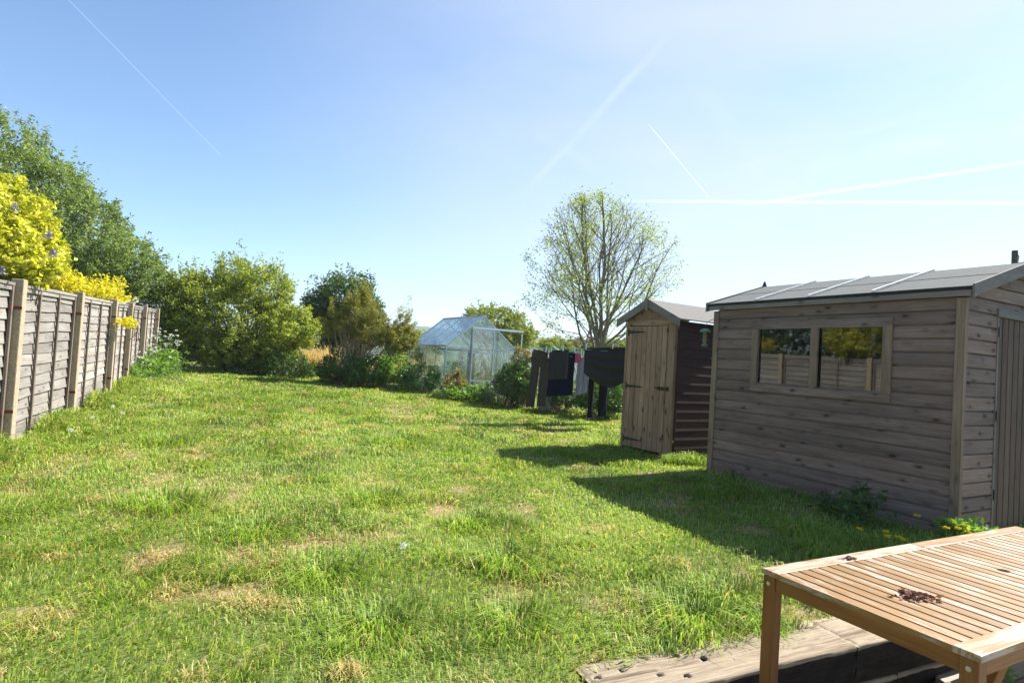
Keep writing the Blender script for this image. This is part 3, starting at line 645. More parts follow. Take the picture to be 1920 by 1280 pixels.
    for k in range(n):
        m.prism([(0, 0), (0, .018), (bw * .84, .018), (bw * .92, .006), (bw, .006), (bw, 0)], (d0 + k * bw, 0, zb + .02), (d0 + k * bw, 0, dz - .01), (1, 0, 0), (0, -1, 0))
    m.build('door_boards', W_DOOR, d)
    m = MB(); m.box((d0 - .004, -.022, (zb + dz) / 2), (.02, .012, dz - zb), 'z'); m.box((d1 + .004, -.022, (zb + dz) / 2), (.02, .012, dz - zb), 'z'); m.box(((d0 + d1) / 2, -.026, dz + .03), (d1 - d0 + .06, .024, .07), 'x'); m.build('door_frame', W_BARGE, d)
    for z in (.75, 1.40, 2.1): m = MB(); m.box((d0 + .002, -.033, z), (.018, .008, .085)); m.build('hinge', M_IRON, d)
    # roof
    r = bpy.data.objects.new('roof', None); COL.objects.link(r); r.parent = t
    ov, gv = .075, .09; mid = W_ / 2; e_z = 2.425; rz = e_z + (mid + ov) * sl
    m = MB()
    for s in (0, 1):
        xe = -ov if s == 0 else W_ + ov
        for a, b, zo in ((0, .52, 0), (.5, 1.0, .004)):
            x0 = xe + (mid - xe) * a; x1 = xe + (mid - xe) * b; z0 = e_z + (rz - e_z) * a + zo; z1 = e_z + (rz - e_z) * b + zo
            v = [(x0, -gv, z0), (x0, L_ + gv, z0), (x1, L_ + gv, z1), (x1, -gv, z1)]; v2 = [(p[0], p[1], p[2] - .012) for p in v]
            m.add(v + v2, [(0, 1, 2, 3) if s else (3, 2, 1, 0), (4, 5, 6, 7), (0, 4, 7, 3), (1, 2, 6, 5), (0, 1, 5, 4), (2, 3, 7, 6)])
    m.build('felt', M_FELT, r)
    m = MB(); m.box((-ov + .004, L_ / 2, e_z - .016), (.012, L_ + 2 * gv, .028)); m.box((W_ + ov - .004, L_ / 2, e_z - .016), (.012, L_ + 2 * gv, .028)); m.build('felt_edge', M_FELTEDGE, r)
    m = MB(); m.box((-ov + .016, L_ / 2, e_z - .045), (.02, L_ + 2 * gv - .03, .065), 'y'); m.box((W_ + ov - .016, L_ / 2, e_z - .045), (.02, L_ + 2 * gv - .03, .065), 'y'); m.build('fascia_board', W_BARGE, r)
    for yy in (-gv - .009, L_ + gv + .009):
        m = MB()
        for s in (0, 1):
            xe = -ov - .015 if s == 0 else W_ + ov + .015; q = [(xe, e_z + .012), (mid, rz + .016), (mid, rz - .085), (xe, e_z - .095)]
            m.prism([(a, b) for a, b in q], (0, yy - .009, 0), (0, yy + .009, 0), (1, 0, 0), (0, 0, 1))
            b0 = len(m.v) - 8
            for i in range(8): p = m.v[b0 + i]; m.g[b0 + i] = (p[0] + yy * 3, p[2] + 3, p[1])
        m.build('barge_board', W_BARGE, r)
    for yy in (.625 + .063, 1.252 + .063, 1.867 + .063):
        m = MB()
        for s in (0, 1):
            xe = -ov if s == 0 else W_ + ov; m.bar((xe, yy, e_z + .012), (mid, yy, rz + .014), .022, .018)
        m.build('roof_batten', flat('batten_sun_glint', (.8, .76, .68), .5, .5) if 'batten_sun_glint' not in bpy.data.materials else bpy.data.materials['batten_sun_glint'], r)  # near-white tone paints the sun glint on the battens
    m = MB(); m.prism([(-.035, 0), (.035, 0), (0, .065)], (mid, L_ + gv + .0, rz + .005), (mid, L_ + gv + .02, rz + .005), (1, 0, 0), (0, 0, 1)); m.build('finial', M_FELTEDGE, r)
garden_shed()

# ------------------------------------------------------------------ tall narrow shed
def tall_shed():
    zb = .49; W_, D_ = .895, 1.1; ez = 2.24
    ang = math.atan2(t_e[1], t_e[0])        # local x = depth (away, side wall), local y = along the front
    t = thing('tall_shed', 'tall narrow tool shed with planked door and pale felt apex roof', 'shed', (T_SHED[0], T_SHED[1], 0), ang)
    # side wall facing the camera (y=0 outwards -y): feather edge boards, dark stained
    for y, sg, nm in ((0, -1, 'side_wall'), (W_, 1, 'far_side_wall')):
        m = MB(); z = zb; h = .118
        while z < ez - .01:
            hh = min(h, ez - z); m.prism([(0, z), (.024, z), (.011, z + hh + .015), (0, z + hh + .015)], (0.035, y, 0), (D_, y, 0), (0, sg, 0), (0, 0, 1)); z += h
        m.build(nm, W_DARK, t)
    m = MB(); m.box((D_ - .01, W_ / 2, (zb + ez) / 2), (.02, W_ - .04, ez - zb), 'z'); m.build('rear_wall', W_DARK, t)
    m = MB(); m.box((D_ / 2, W_ / 2, zb - .02), (D_ - .06, W_ - .06, .05)); m.build('floor', M_DARK, t)
    m = MB()
    for y in (.02, W_ - .02): m.box((-.004, y, (zb + ez) / 2 - .01), (.05, .04, ez - zb), 'z')
    m.box((.0, .085, (zb + ez) / 2 - .01), (.035, .085, ez - zb - .01), 'z'); m.build('front_frame', W_TALL, t, bevel=.002)
    # gable infill
    m = MB(); m.box((-.012, W_ / 2, ez - .005), (.03, W_ - .09, .07), 'y')
    m.prism([(0, 0), (W_, 0), (W_ / 2, .25)], (.0, 0, ez + .02), (.018, 0, ez + .02), (0, 1, 0), (0, 0, 1)); m.build('gable_panel', W_TALL, t)
    d = bpy.data.objects.new('door', None); COL.objects.link(d); d.parent = t
    m = MB(); n = 8; y0, y1 = .135, W_ - .035; bw = (y1 - y0) / n
    for k in range(n):
        m.prism([(0.002, 0), (.002, .016), (.006, .020), (bw * .9, .020), (bw * .96, .008), (bw, .008), (bw, 0)], (-.004, y0 + k * bw, zb + .05), (-.004, y0 + k * bw, ez - .05), (0, 1, 0), (-1, 0, 0))
    m.build('door_boards', W_TALL, d)
    for z in (2.11, 1.365, .645):
        m = MB(); x = -.029; m.box((x, y1 - .02, z), (.006, .02, .10)); poly = [(0, -.022), (0, .022), (-.29, .008), (-.31, 0), (-.29, -.008)]
        m.prism(poly, (x - .003, y1 - .03, z), (x + .003, y1 - .03, z), (0, 1, 0), (0, 0, 1)); m.build('hinge', M_IRON, d)
    m = MB(); m.box((-.028, .2, 1.37), (.006, .12, .045)); m.tube([(-.038, .30, 1.375), (-.038, .09, 1.375)], .009, 8); m.tube([(-.038, .21, 1.375), (-.07, .21, 1.37)], .008, 8); m.box((-.027, .09, 1.37), (.008, .04, .055)); m.build('bolt', M_IRON, d)
    for z_ in (2.13, .75): m = MB(); m.box((-.026, .13, z_), (.005, .02, .06)); m.build('turn_button', M_IRON, d)
    r = bpy.data.objects.new('roof', None); COL.objects.link(r); r.parent = t
    mid = W_ / 2; ov = .11; rz = 2.545; e_z = 2.275
    m = MB()
    for s in (0, 1):
        ye = -ov if s == 0 else W_ + ov
        v = [(-.085, ye, e_z), (D_ + .05, ye, e_z), (D_ + .05, mid, rz), (-.085, mid, rz)]; v2 = [(p[0], p[1], p[2] - .014) for p in v]
        m.add(v + v2, [(0, 1, 2, 3), (7, 6, 5, 4), (0, 4, 5, 1), (1, 5, 6, 2), (2, 6, 7, 3), (3, 7, 4, 0)])
    m.build('felt', M_FELT2, r)
    m = MB()
    for s in (0, 1):
        ye = -ov - .01 if s == 0 else W_ + ov + .01
        m.prism([(ye, e_z + .006), (mid, rz + .008), (mid, rz - .1), (ye, e_z - .1)], (-.105, 0, 0), (-.087, 0, 0), (0, 1, 0), (0, 0, 1))
        b0 = len(m.v) - 8
        for i in range(8): p = m.v[b0 + i]; m.g[b0 + i] = (p[1] + 5 * s, p[2], p[0])
    m.build('barge_board', W_BARGE, r)
    m = MB(); m.box((-.112, mid, rz - .075), (.014, .045, .16), 'z'); m.build('finial', W_BARGE, r)
tall_shed()

# bird feeder on a hook
c = at_y(1322, 628, 6.78)
fd = thing('bird_feeder', 'tubular bird seed feeder with green dome cap hanging by the big shed corner', 'bird feeder', c)
m = MB(); m.lathe([(.001, .075), (.03, .07), (.055, .055), (.066, .035), (.064, .033), (.03, .05), (0, .05)], n=18); m.build('cap', M_GREENPL, fd, smooth=True)
m = MB(); m.lathe([(0, .04), (.024, .04), (.024, -.11), (0, -.11)]); m.build('seed_tube', flat('bird_seed', (.17, .13, .07), .6, .4, nscale=120, namt=.6), fd)
m = MB(); m.lathe([(0, -.11), (.036, -.112), (.038, -.125), (0, -.14)]); m.tube([(-.05, 0, -.06), (.05, 0, -.06)], .003, 6); m.build('perch', M_GREENPL, fd)
m = MB(); m.tube([(0, 0, .07), (0, 0, .115)], .002, 5); m.build('wire', M_IRON, fd)
hk = thing('feeder_hook', 'thin metal hook bracket on the far corner of the big shed', 'hook', (2.385, 6.93, 2.255))
m = MB(); e = Vector(c) + Vector((0, 0, .115)) - Vector((2.385, 6.93, 2.255)); m.tube([(0, 0, 0), e * .5 + Vector((0, 0, .02)), e * .9 + Vector((0, 0, .012)), e], .004, 6); m.build('arm', M_ALU, hk)
m = MB(); m.box((0.005, 0, -.05), (.02, .02, .2)); m.build('plate', M_IRON, hk)

# ------------------------------------------------------------------ fence
def fence():
    t = thing('panel_fence', 'grey weathered overlap panel fence between concrete posts along the left side', 'fence', (FP[3][0], FP[3][1], gz(*FP[3])))
    inv = Vector(t.location)
    for k in range(len(FP)):
        p = FP[k]; q = FP[min(k + 1, len(FP) - 1)]; pv = FP[max(k - 1, 0)]; d = unit(q - pv); ang = math.atan2(d[1], d[0]); zg = gz(*p) - .1
        m = MB(); m.box((0, 0, (FT[k] - zg) / 2 + .0), (.098, .1, FT[k] - zg), 'z', taper=None)
        o = m.build('concrete_post', M_CONC, t, bevel=.008); o.location = (p[0] - inv.x, p[1] - inv.y, zg - inv.z); o.rotation_euler = (0, 0, ang)
        for hz in ((.27), (FT[k] - gz(*p)) * .78):
            z = FT[k] - hz - zg
            c = MB(); c.box((-.052, 0, z), (.006, .102, .03)); c.box((-.075, .03, z), (.05, .02, .034)); c.build('rusty_bracket', M_RUST, o)
        if k == len(FP) - 1: break
        # panel
        a = np.append(p, 0); L_ = np.linalg.norm(q - p); dd = (q - p) / L_; ang = math.atan2(dd[1], dd[0])
        g0, g1 = gz(*p) - .02, gz(*q) - .02; t0, t1 = FT[k] - .055, FT[k + 1] - .055; x0, x1 = .052, L_ - .052
        m = MB(); nb = 14; z = 0; rs = RS(k)
        H0, H1 = t0 - g0, t1 - g1
        # local y negative = lawn side
        zt = 0
        edges = np.linspace(0, 1, nb + 1)
        for i in range(nb):
            a0, a1 = edges[i], edges[i + 1] + .018; w = rs.uniform(-.012, .012, 3); ns = 6; r = min(1, .45 * ((k * .37) % 1) + .55 * rs.rand())
            vs = []; fs = []
            for s_ in range(ns + 1):
                f = s_ / ns; x = x0 + (x1 - x0) * f; H = H0 + (H1 - H0) * f; zb_ = g0 + (g1 - g0) * f
                wob = .010 * math.sin(f * 5 + r * 20) + .004 * math.sin(f * 17 + r * 9); zl = zb_ + a0 * H + wob; zh = zb_ + a1 * H + wob * .3
                vs += [(x, -.024 + w[0] * .6, zl), (x, -.004, zh), (x, .006, zh), (x, -.012 + w[0] * .6, zl)]
            for s_ in range(ns):
                b = s_ * 4; fs += [(b, b + 4, b + 5, b + 1), (b + 1, b + 5, b + 6, b + 2), (b + 3, b + 2, b + 6, b + 7), (b, b + 3, b + 7, b + 4)]
            fs += [(0, 1, 2, 3), (ns * 4 + 3, ns * 4 + 2, ns * 4 + 1, ns * 4)]
            m.add(vs, fs, 'x', r)
        o = m.build('overlap_panel', W_FENCE, t); o.location = (p[0] - inv.x - dd[1] * .062, p[1] - inv.y + dd[0] * .062, -inv.z); o.rotation_euler = (0, 0, ang)
        b = MB()
        for f in (.012, .335, .665, .988):
            x = x0 + (x1 - x0) * f; za, zc = g0 + (g1 - g0) * f, t0 + (t1 - t0) * f
            b.box((x, -.038, (za + zc) / 2), (.034, .022, zc - za - .01), 'z'); b.box((x, .022, (za + zc) / 2), (.034, .02, zc - za - .01), 'z')
        b.build('batten', W_BATTEN, o)
        b = MB(); b.bar((x0, -.015, t0 + .004), (x1, -.015, t1 + .004), .075, .024); b.bar((x0, -.032, t0 - .03), (x1, -.032, t1 - .03), .018, .045); b.build('capping', W_FENCE, o)
fence()

# ------------------------------------------------------------------ foliage helpers
def tubes_np(A, B, ra, rb, n=5):
    A, B = np.asarray(A, float), np.asarray(B, float); d = B - A; l = np.linalg.norm(d, axis=1)[:, None] + 1e-9; d = d / l
    ref = np.where(np.abs(d[:, 2:3]) > .9, np.array([[1., 0, 0]]), np.array([[0, 0, 1.]])); u = np.cross(d, ref); u /= np.linalg.norm(u, axis=1)[:, None]; w = np.cross(d, u)
    an = np.arange(n) * 2 * np.pi / n; c, s = np.cos(an)[None, :, None], np.sin(an)[None, :, None]; ring = u[:, None] * c + w[:, None] * s
    V = np.concatenate([A[:, None] + ring * np.asarray(ra)[:, None, None], B[:, None] + ring * np.asarray(rb)[:, None, None]], 1).reshape(-1, 3)
    k = np.arange(n); q = np.stack([k, (k + 1) % n, n + (k + 1) % n, n + k], 1); Q = (np.arange(len(A)) * 2 * n)[:, None, None] + q[None]
    return V, Q.reshape(-1, 4)
def bark(name, col): return flat(name, col, .9, .15, nscale=25, namt=.4, bmp=.5)
B_GREY = bark('grey_bark', (.17, .15, .11)); B_BROWN = bark('brown_bark', (.1, .075, .055)); B_PALE = bark('pale_bark', (.32, .25, .18))

def colonize(trunk, attr_pts, step, infl, kill, iters=200, seed=0, bias=(0, 0, .15)):
    rs = RS(seed); N = [np.array(p, float) for p in trunk]; par = [-1] + list(range(len(trunk) - 1)); A = np.array(attr_pts); bias = np.array(bias)
    P = np.array(N); 
    near = np.full(len(A), 1e9); ni = np.zeros(len(A), int)
    D = np.linalg.norm(A[:, None] - P[None], axis=2); near = D.min(1); ni = D.argmin(1)
    for it in range(iters):
        act = near < infl
        if not act.any():
            act = near <= near.min() + 1e-6
        new = []; 
        for i in np.unique(ni[act]):
            v = A[act & (ni == i)] - N[i]; v = v / (np.linalg.norm(v, axis=1)[:, None] + 1e-9); d = v.mean(0) + bias * .5 + rs.randn(3) * .08; d /= np.linalg.norm(d) + 1e-9
            new.append((i, N[i] + d * step))
        b0 = len(N)
        for i, p in new: N.append(p); par.append(i)
        Q = np.array([p for _, p in new]); D = np.linalg.norm(A[:, None] - Q[None], axis=2); dm = D.min(1); di = D.argmin(1) + b0
        up = dm < near; near[up] = dm[up]; ni[up] = di[up]
        al = near > kill; A, near, ni = A[al], near[al], ni[al]
        if len(A) == 0 or len(N) > 6000: break
    return np.array(N), np.array(par)
def pipe_radii(N, par, tip=.006, exp=2.4, maxr=None):
    n = len(N); r = np.zeros(n); kids = np.zeros(n, int)
    for i in range(1, n): kids[par[i]] += 1
    acc = np.where(kids == 0, tip ** exp, 0.)
    for i in range(n - 1, 0, -1): acc[par[i]] += acc[i]
    r = acc ** (1 / exp)
    if maxr: r = r * (maxr / r.max())
    return np.maximum(r, tip), kids
def ell_points(rs, n, c, r, shell=0.):
    v = rs.randn(n, 3); v /= np.linalg.norm(v, axis=1)[:, None]; t = (shell + (1 - shell) * rs.rand(n)) ** (1 / 3.); return np.array(c) + v * t[:, None] * np.array(r)

def bush(name, label, cat, base, ells, nclump, nleaf, lsize, cl, mat, bmat, seed, group=None, shoot=0., shell=.35, stems=40, aspect=.5, top=None, partnames=('foliage', 'stems'), stem_r=.018, droop=0.):
    """ells: list of (centre(world), radii, weight); clumps scattered in them, each an elongated spray of leaves"""
    rs = RS(seed); o = thing(name, label, cat, base, 0, group); b = np.array(base, float)
    ws = np.array([e[2] for e in ells], float); ws /= ws.sum(); C = []
    for (c, r, _), w in zip(ells, ws): C.append(ell_points(rs, max(1, int(nclump * w)), c, r, shell))
    C = np.concatenate(C); C = C[C[:, 2] > b[2] + .03]
    n = len(C); cen = np.average([e[0] for e in ells], axis=0, weights=ws)
    out = C - cen; out /= np.linalg.norm(out, axis=1)[:, None] + 1e-9; dirs = out * .6 + np.array([0, 0, .9 - droop]) + rs.randn(n, 3) * .3; dirs /= np.linalg.norm(dirs, axis=1)[:, None]
    ln = cl * rs.uniform(.6, 1.5, n)
    if shoot:      # long upright shoots where the clump lies high in the crown
        hi = (C[:, 2] > np.percentile(C[:, 2], 70)) & (rs.rand(n) < .5); ln[hi] *= 1 + shoot * rs.rand(hi.sum()); dirs[hi] = unit(1) * 0 + (dirs[hi] * .35 + np.array([0, 0, 1.]))
        dirs /= np.linalg.norm(dirs, axis=1)[:, None]
    k = np.repeat(np.arange(n), nleaf); t = rs.rand(len(k)) ** .8; wid = (cl * .34) * (1.05 - t * .75)
    P = C[k] + dirs[k] * (ln[k] * t)[:, None] + rs.randn(len(k), 3) * wid[:, None] * np.array([1, 1, .8])
    clr = rs.rand(n)
    V, Q, r = leafset(P - b, lsize * rs.uniform(.6, 1.3, len(k)), rs, aspect=aspect, rnd=np.clip(clr[k] * .55 + rs.rand(len(k)) * .45, 0, 1))
    np_mesh(partnames[0], V, Q, attrs={'rnd': r}, mat=mat, parent=o)
    if stems:
        idx = rs.choice(n, min(stems, n), replace=False); A = []; B = []; ra = []; rb = []
        for i in idx:
            s0 = np.array([rs.uniform(-.12, .12) * 3, rs.uniform(-.12, .12) * 3, -.05]); e = C[i] + dirs[i] * ln[i] * .8 - b; mid = s0 * .5 + e * .5 + np.array([0, 0, .15 * np.linalg.norm(e)]) + rs.randn(3) * .08
            pts = [(1 - u) ** 2 * s0 + 2 * u * (1 - u) * mid + u * u * e for u in np.linspace(0, 1, 7)]
            for j in range(6): A.append(pts[j]); B.append(pts[j + 1]); ra.append(stem_r * (1 - j / 7)); rb.append(stem_r * (1 - (j + 1) / 7))
        V, Q = tubes_np(A, B, ra, rb); np_mesh(partnames[1], V, Q, mat=bmat, parent=o, smooth=True)
    return o

def tree(name, label, base, ells, trunk, na, step, infl, kill, nleaf, lsize, spread, mat, bmat, seed, tip=.006, maxr=.1, group=None, twig=.25, aspect=.5, shell=.2):
    rs = RS(seed); o = thing(name, label, 'tree', base, 0, group); b = np.array(base, float)
    ws = np.array([e[2] for e in ells], float); ws /= ws.sum(); A = np.concatenate([ell_points(rs, int(na * w), e[0], e[1], shell) for e, w in zip(ells, ws)])
    N, par = colonize([b + np.array(p) for p in trunk], A, step, infl, kill, seed=seed)
    r, kids = pipe_radii(N, par, tip, 2.3, maxr); i = np.arange(1, len(N))
    V0, Q0 = tubes_np(N[par[i]] - b, N[i] - b, np.minimum(r[par[i]], r[i] * 1.6), r[i], 6)
    tips = np.where((kids == 0) | (r < tip * 2.2))[0]; tips = tips[tips > len(trunk)]
    tw = []; n = len(tips); d = N[tips] - N[par[tips]]; d /= np.linalg.norm(d, axis=1)[:, None] + 1e-9; d = d + rs.randn(n, 3) * .45 + [0, 0, .25]; d /= np.linalg.norm(d, axis=1)[:, None]
    L_ = twig * rs.uniform(.4, 1.3, n); V, Q = tubes_np(N[tips] - b, N[tips] + d * L_[:, None] - b, np.full(n, tip * .7), np.full(n, tip * .3), 6); np_mesh('trunk', np.concatenate([V0, V]), np.concatenate([Q0, Q + len(V0)]), mat=bmat, parent=o, smooth=True)
    k = np.repeat(np.arange(n), nleaf); t = rs.rand(len(k)) * 1.1; P = N[tips][k] + d[k] * (L_[k] * t)[:, None] + rs.randn(len(k), 3) * spread - b
    clr = rs.rand(n); V, Q, rr_ = leafset(P, lsize * rs.uniform(.6, 1.3, len(k)), rs, aspect=aspect, rnd=np.clip(clr[k] * .5 + rs.rand(len(k)) * .5, 0, 1))
    np_mesh('crown', V, Q, attrs={'rnd': rr_}, mat=mat, parent=o)
    print(name, 'nodes', len(N), 'leaves', len(k)); return o
def E(px, py, Y, rpx, rpy, ry, w=None):
    """crown lobe seen at a point of the photograph, set at its real distance and size"""
    c = at_y(px, py, Y); k = Y / F; return (c, (rpx * k, ry, rpy * k), w if w else rpx * rpy)

LM_TREE = leaf_mat('hawthorn_leaf', (.10, .15, .04), (.23, .29, .085), (.36, .41, .17), .25, .42)
LM_BUSH = leaf_mat('shrub_leaf', (.11, .15, .02), (.32, .36, .05), (.50, .50, .12), .25, .45)
LM_DARK = leaf_mat('dark_leaf', (.04, .08, .024), (.10, .16, .045), (.26, .32, .15), .25, .3, .05)
LM_CON = leaf_mat('conifer_needle', (.13, .12, .022), (.28, .27, .045), (.42, .42, .09), .25, .35)
LM_GOLD = leaf_mat('golden_leaf', (.22, .27, .02), (.58, .53, .06), (.78, .74, .22), .3, .45)
LM_GOLD2 = leaf_mat('golden_privet_leaf', (.42, .36, .015), (.72, .62, .035), (.84, .78, .14), .2, .45)
LM_SPARSE = leaf_mat('spring_leaf', (.16, .20, .045), (.34, .38, .09), (.48, .47, .16), .2, .5)
LM_HEDGE = leaf_mat('far_shrub_leaf', (.14, .17, .04), (.28, .31, .07), (.38, .36, .11), .2, .4)
LM_IVY = leaf_mat('ivy_leaf', (.04, .09, .02), (.10, .18, .035), (.24, .32, .11), .15, .25, .06, .5)
LM_FRESH = leaf_mat('fresh_leaf', (.08, .16, .02), (.19, .31, .05), (.26, .36, .09), .2, .45)
LM_RUSTY = leaf_mat('rusty_leaf', (.12, .08, .03), (.24, .19, .07), (.22, .27, .08), .35, .35)

# big tree beyond the fence, far left
bush('broadleaf_tree', 'large bushy green tree rising behind the fence at far left', 'tree', (-13.2, 16.5, .6),
     [E(-60, 430, 16.5, 165, 160, 2.2), E(45, 380, 16.0, 95, 95, 1.8, 20000), E(135, 450, 15.8, 88, 85, 1.6, 17000), E(222, 505, 15.4, 66, 62, 1.3, 11000), E(20, 500, 15.2, 180, 95, 1.9, 24000), E(262, 530, 15.6, 42, 42, .9, 5000), E(25, 275, 16, 48, 36, 1, 3500), E(105, 355, 16, 48, 36, 1., 3500), E(180, 420, 15.8, 36, 30, .9, 2200)],
     3300, 34, .08, .26, LM_TREE, B_BROWN, 21, shoot=1.5, shell=.35, stems=160, stem_r=.04, partnames=('crown', 'trunk'))

bush('golden_lilac', 'bright yellow leaved lilac bush overhanging the fence at far left', 'shrub', (-5.5, 5.9, .55),
     [E(8, 430, 6.0, 62, 84, .45), E(48, 480, 6.0, 42, 42, .35, 3000), E(0, 500, 5.8, 85, 32, .4, 3500), E(-60, 430, 5.6, 80, 95, .6, 6000)], 760, 34, .048, .12, LM_GOLD, B_BROWN, 5, shell=.45, stems=30, aspect=.72, droop=.3)
rs = RS(8); ml = flat('lilac_bloom', (.42, .36, .42), .7, .2, nscale=60, namt=.4)
for i, (x, y) in enumerate([(28, 388), (100, 474), (4, 508), (92, 440)]):
    c = at_y(x, y, 5.45); n = 130; t = rs.rand(n); P = np.stack([rs.randn(n) * .017 * (1.1 - t), rs.randn(n) * .017 * (1.1 - t), (t - .5) * .07], 1); V, Q, r = leafset(P, .016, rs, aspect=1.)
    f = np_mesh('lilac_flower_head', V + c - np.array([-5.5, 5.9, .55]), Q, attrs={'rnd': r}, mat=ml); f.parent = bpy.data.objects['golden_lilac']
bush('golden_privet', 'low golden privet showing just above the fence top, beside the lilac', 'shrub', (-6.5, 8.1, .65), [E(128, 545, 8.1, 28, 14, .35), E(112, 538, 7.9, 20, 18, .3)], 80, 26, .05, .16, LM_GOLD2, B_BROWN, 6, shell=.2, stems=24, stem_r=.01)
bush('golden_privet', 'golden privet tuft above the fence between the third and fourth posts', 'shrub', (-7.3, 9.6, .7), [E(168, 556, 9.6, 42, 10, .35), E(203, 550, 10, 12, 20, .3, 300), E(215, 566, 10.6, 18, 7, .3)], 110, 26, .052, .17, LM_GOLD2, B_BROWN, 9, shell=.2, stems=24, stem_r=.01)
bush('golden_privet', 'small yellow privet sprig poking through onto the face of a fence post', 'shrub', (-6.12, 9.15, 1.62), [((-6.02, 9.12, 1.80), (.13, .13, .05), 1), ((-6.1, 9.3, 1.86), (.08, .1, .05), .4)], 22, 24, .045, .07, LM_GOLD2, B_BROWN, 10, shell=0, stems=6, stem_r=.006)

bush('rounded_shrub', 'big rounded yellow-green shrub with upright shoots at the end of the lawn', 'shrub', (-7.6, 16.6, gz(-7.6, 16.6)),
     [E(430, 605, 16.6, 118, 66, 1.5, 9000), E(492, 560, 16.6, 54, 46, 1.0, 3400), E(372, 562, 16.8, 48, 40, 1.0, 3000), E(440, 530, 16.9, 34, 34, .8, 1600), E(545, 622, 16.2, 46, 40, .9, 2600), E(330, 585, 16.6, 48, 50, 1.0, 3200), E(430, 662, 15.9, 132, 34, .8, 6000), E(300, 640, 16.1, 42, 42, .9, 2400)],
     2300, 36, .078, .22, LM_BUSH, B_BROWN, 22, shoot=2.2, shell=.3, stems=110, stem_r=.03)
bush('broadleaf_tree', 'small dark green tree with ragged top behind the brown conifer', 'tree', (at_y(655, 640, 21.5)[0], 21.5, .5), [E(652, 562, 21.5, 50, 36, 1.2), E(606, 585, 21.2, 32, 30, 1., 1500), E(685, 595, 21.6, 26, 38, .9, 1300)],
     640, 24, .11, .30, LM_DARK, B_BROWN, 23, shoot=1.2, shell=.15, stems=120, stem_r=.025, partnames=('crown', 'trunk'))
bush('low_thicket', 'dark thicket filling in below the ragged tree top', 'shrub', (at_y(625, 650, 21)[0], 21, .6), [E(610, 625, 21, 70, 40, .9), E(665, 620, 21, 60, 45, .9)], 420, 26, .11, .25, LM_DARK, B_BROWN, 24, stems=30)
bush('conifer_shrub', 'bronze brown conifer shrub leaning right with bare lower stems', 'shrub', (at_y(655, 715, 15.2)[0], 15.2, gz(-3.8, 15.2)),
     [E(672, 590, 15.2, 34, 36, .55), E(640, 612, 15.1, 34, 28, .5), E(700, 625, 15.1, 40, 30, .55), E(735, 640, 15.0, 36, 26, .5), E(756, 612, 15.1, 17, 22, .3), E(760, 640, 15, 20, 22, .3), E(685, 560, 15.3, 10, 16, .2, 180)], 560, 70, .06, .15, LM_CON, B_PALE, 25, shoot=1.6, shell=.1, stems=120, stem_r=.014, aspect=.28)
bush('background_shrub', 'yellow-green rounded bush behind the greenhouse', 'shrub', (at_y(935, 660, 19.5)[0], 19.5, .7), [E(925, 618, 19.5, 55, 32, .9), E(962, 628, 19.3, 32, 30, .8), E(895, 610, 19.8, 26, 22, .7), E(985, 640, 19.3, 22, 18, .6)], 420, 30, .09, .25, LM_HEDGE, B_BROWN, 26, shoot=.8, stems=50)
bush('background_shrub', 'hazy green bush left of the greenhouse beyond the dead stalks', 'shrub', (at_y(770, 660, 22)[0], 22, .6), [E(765, 650, 22, 40, 24, .9), E(800, 655, 23, 22, 18, .8)], 220, 26, .10, .25, LM_HEDGE, B_BROWN, 27, stems=30)
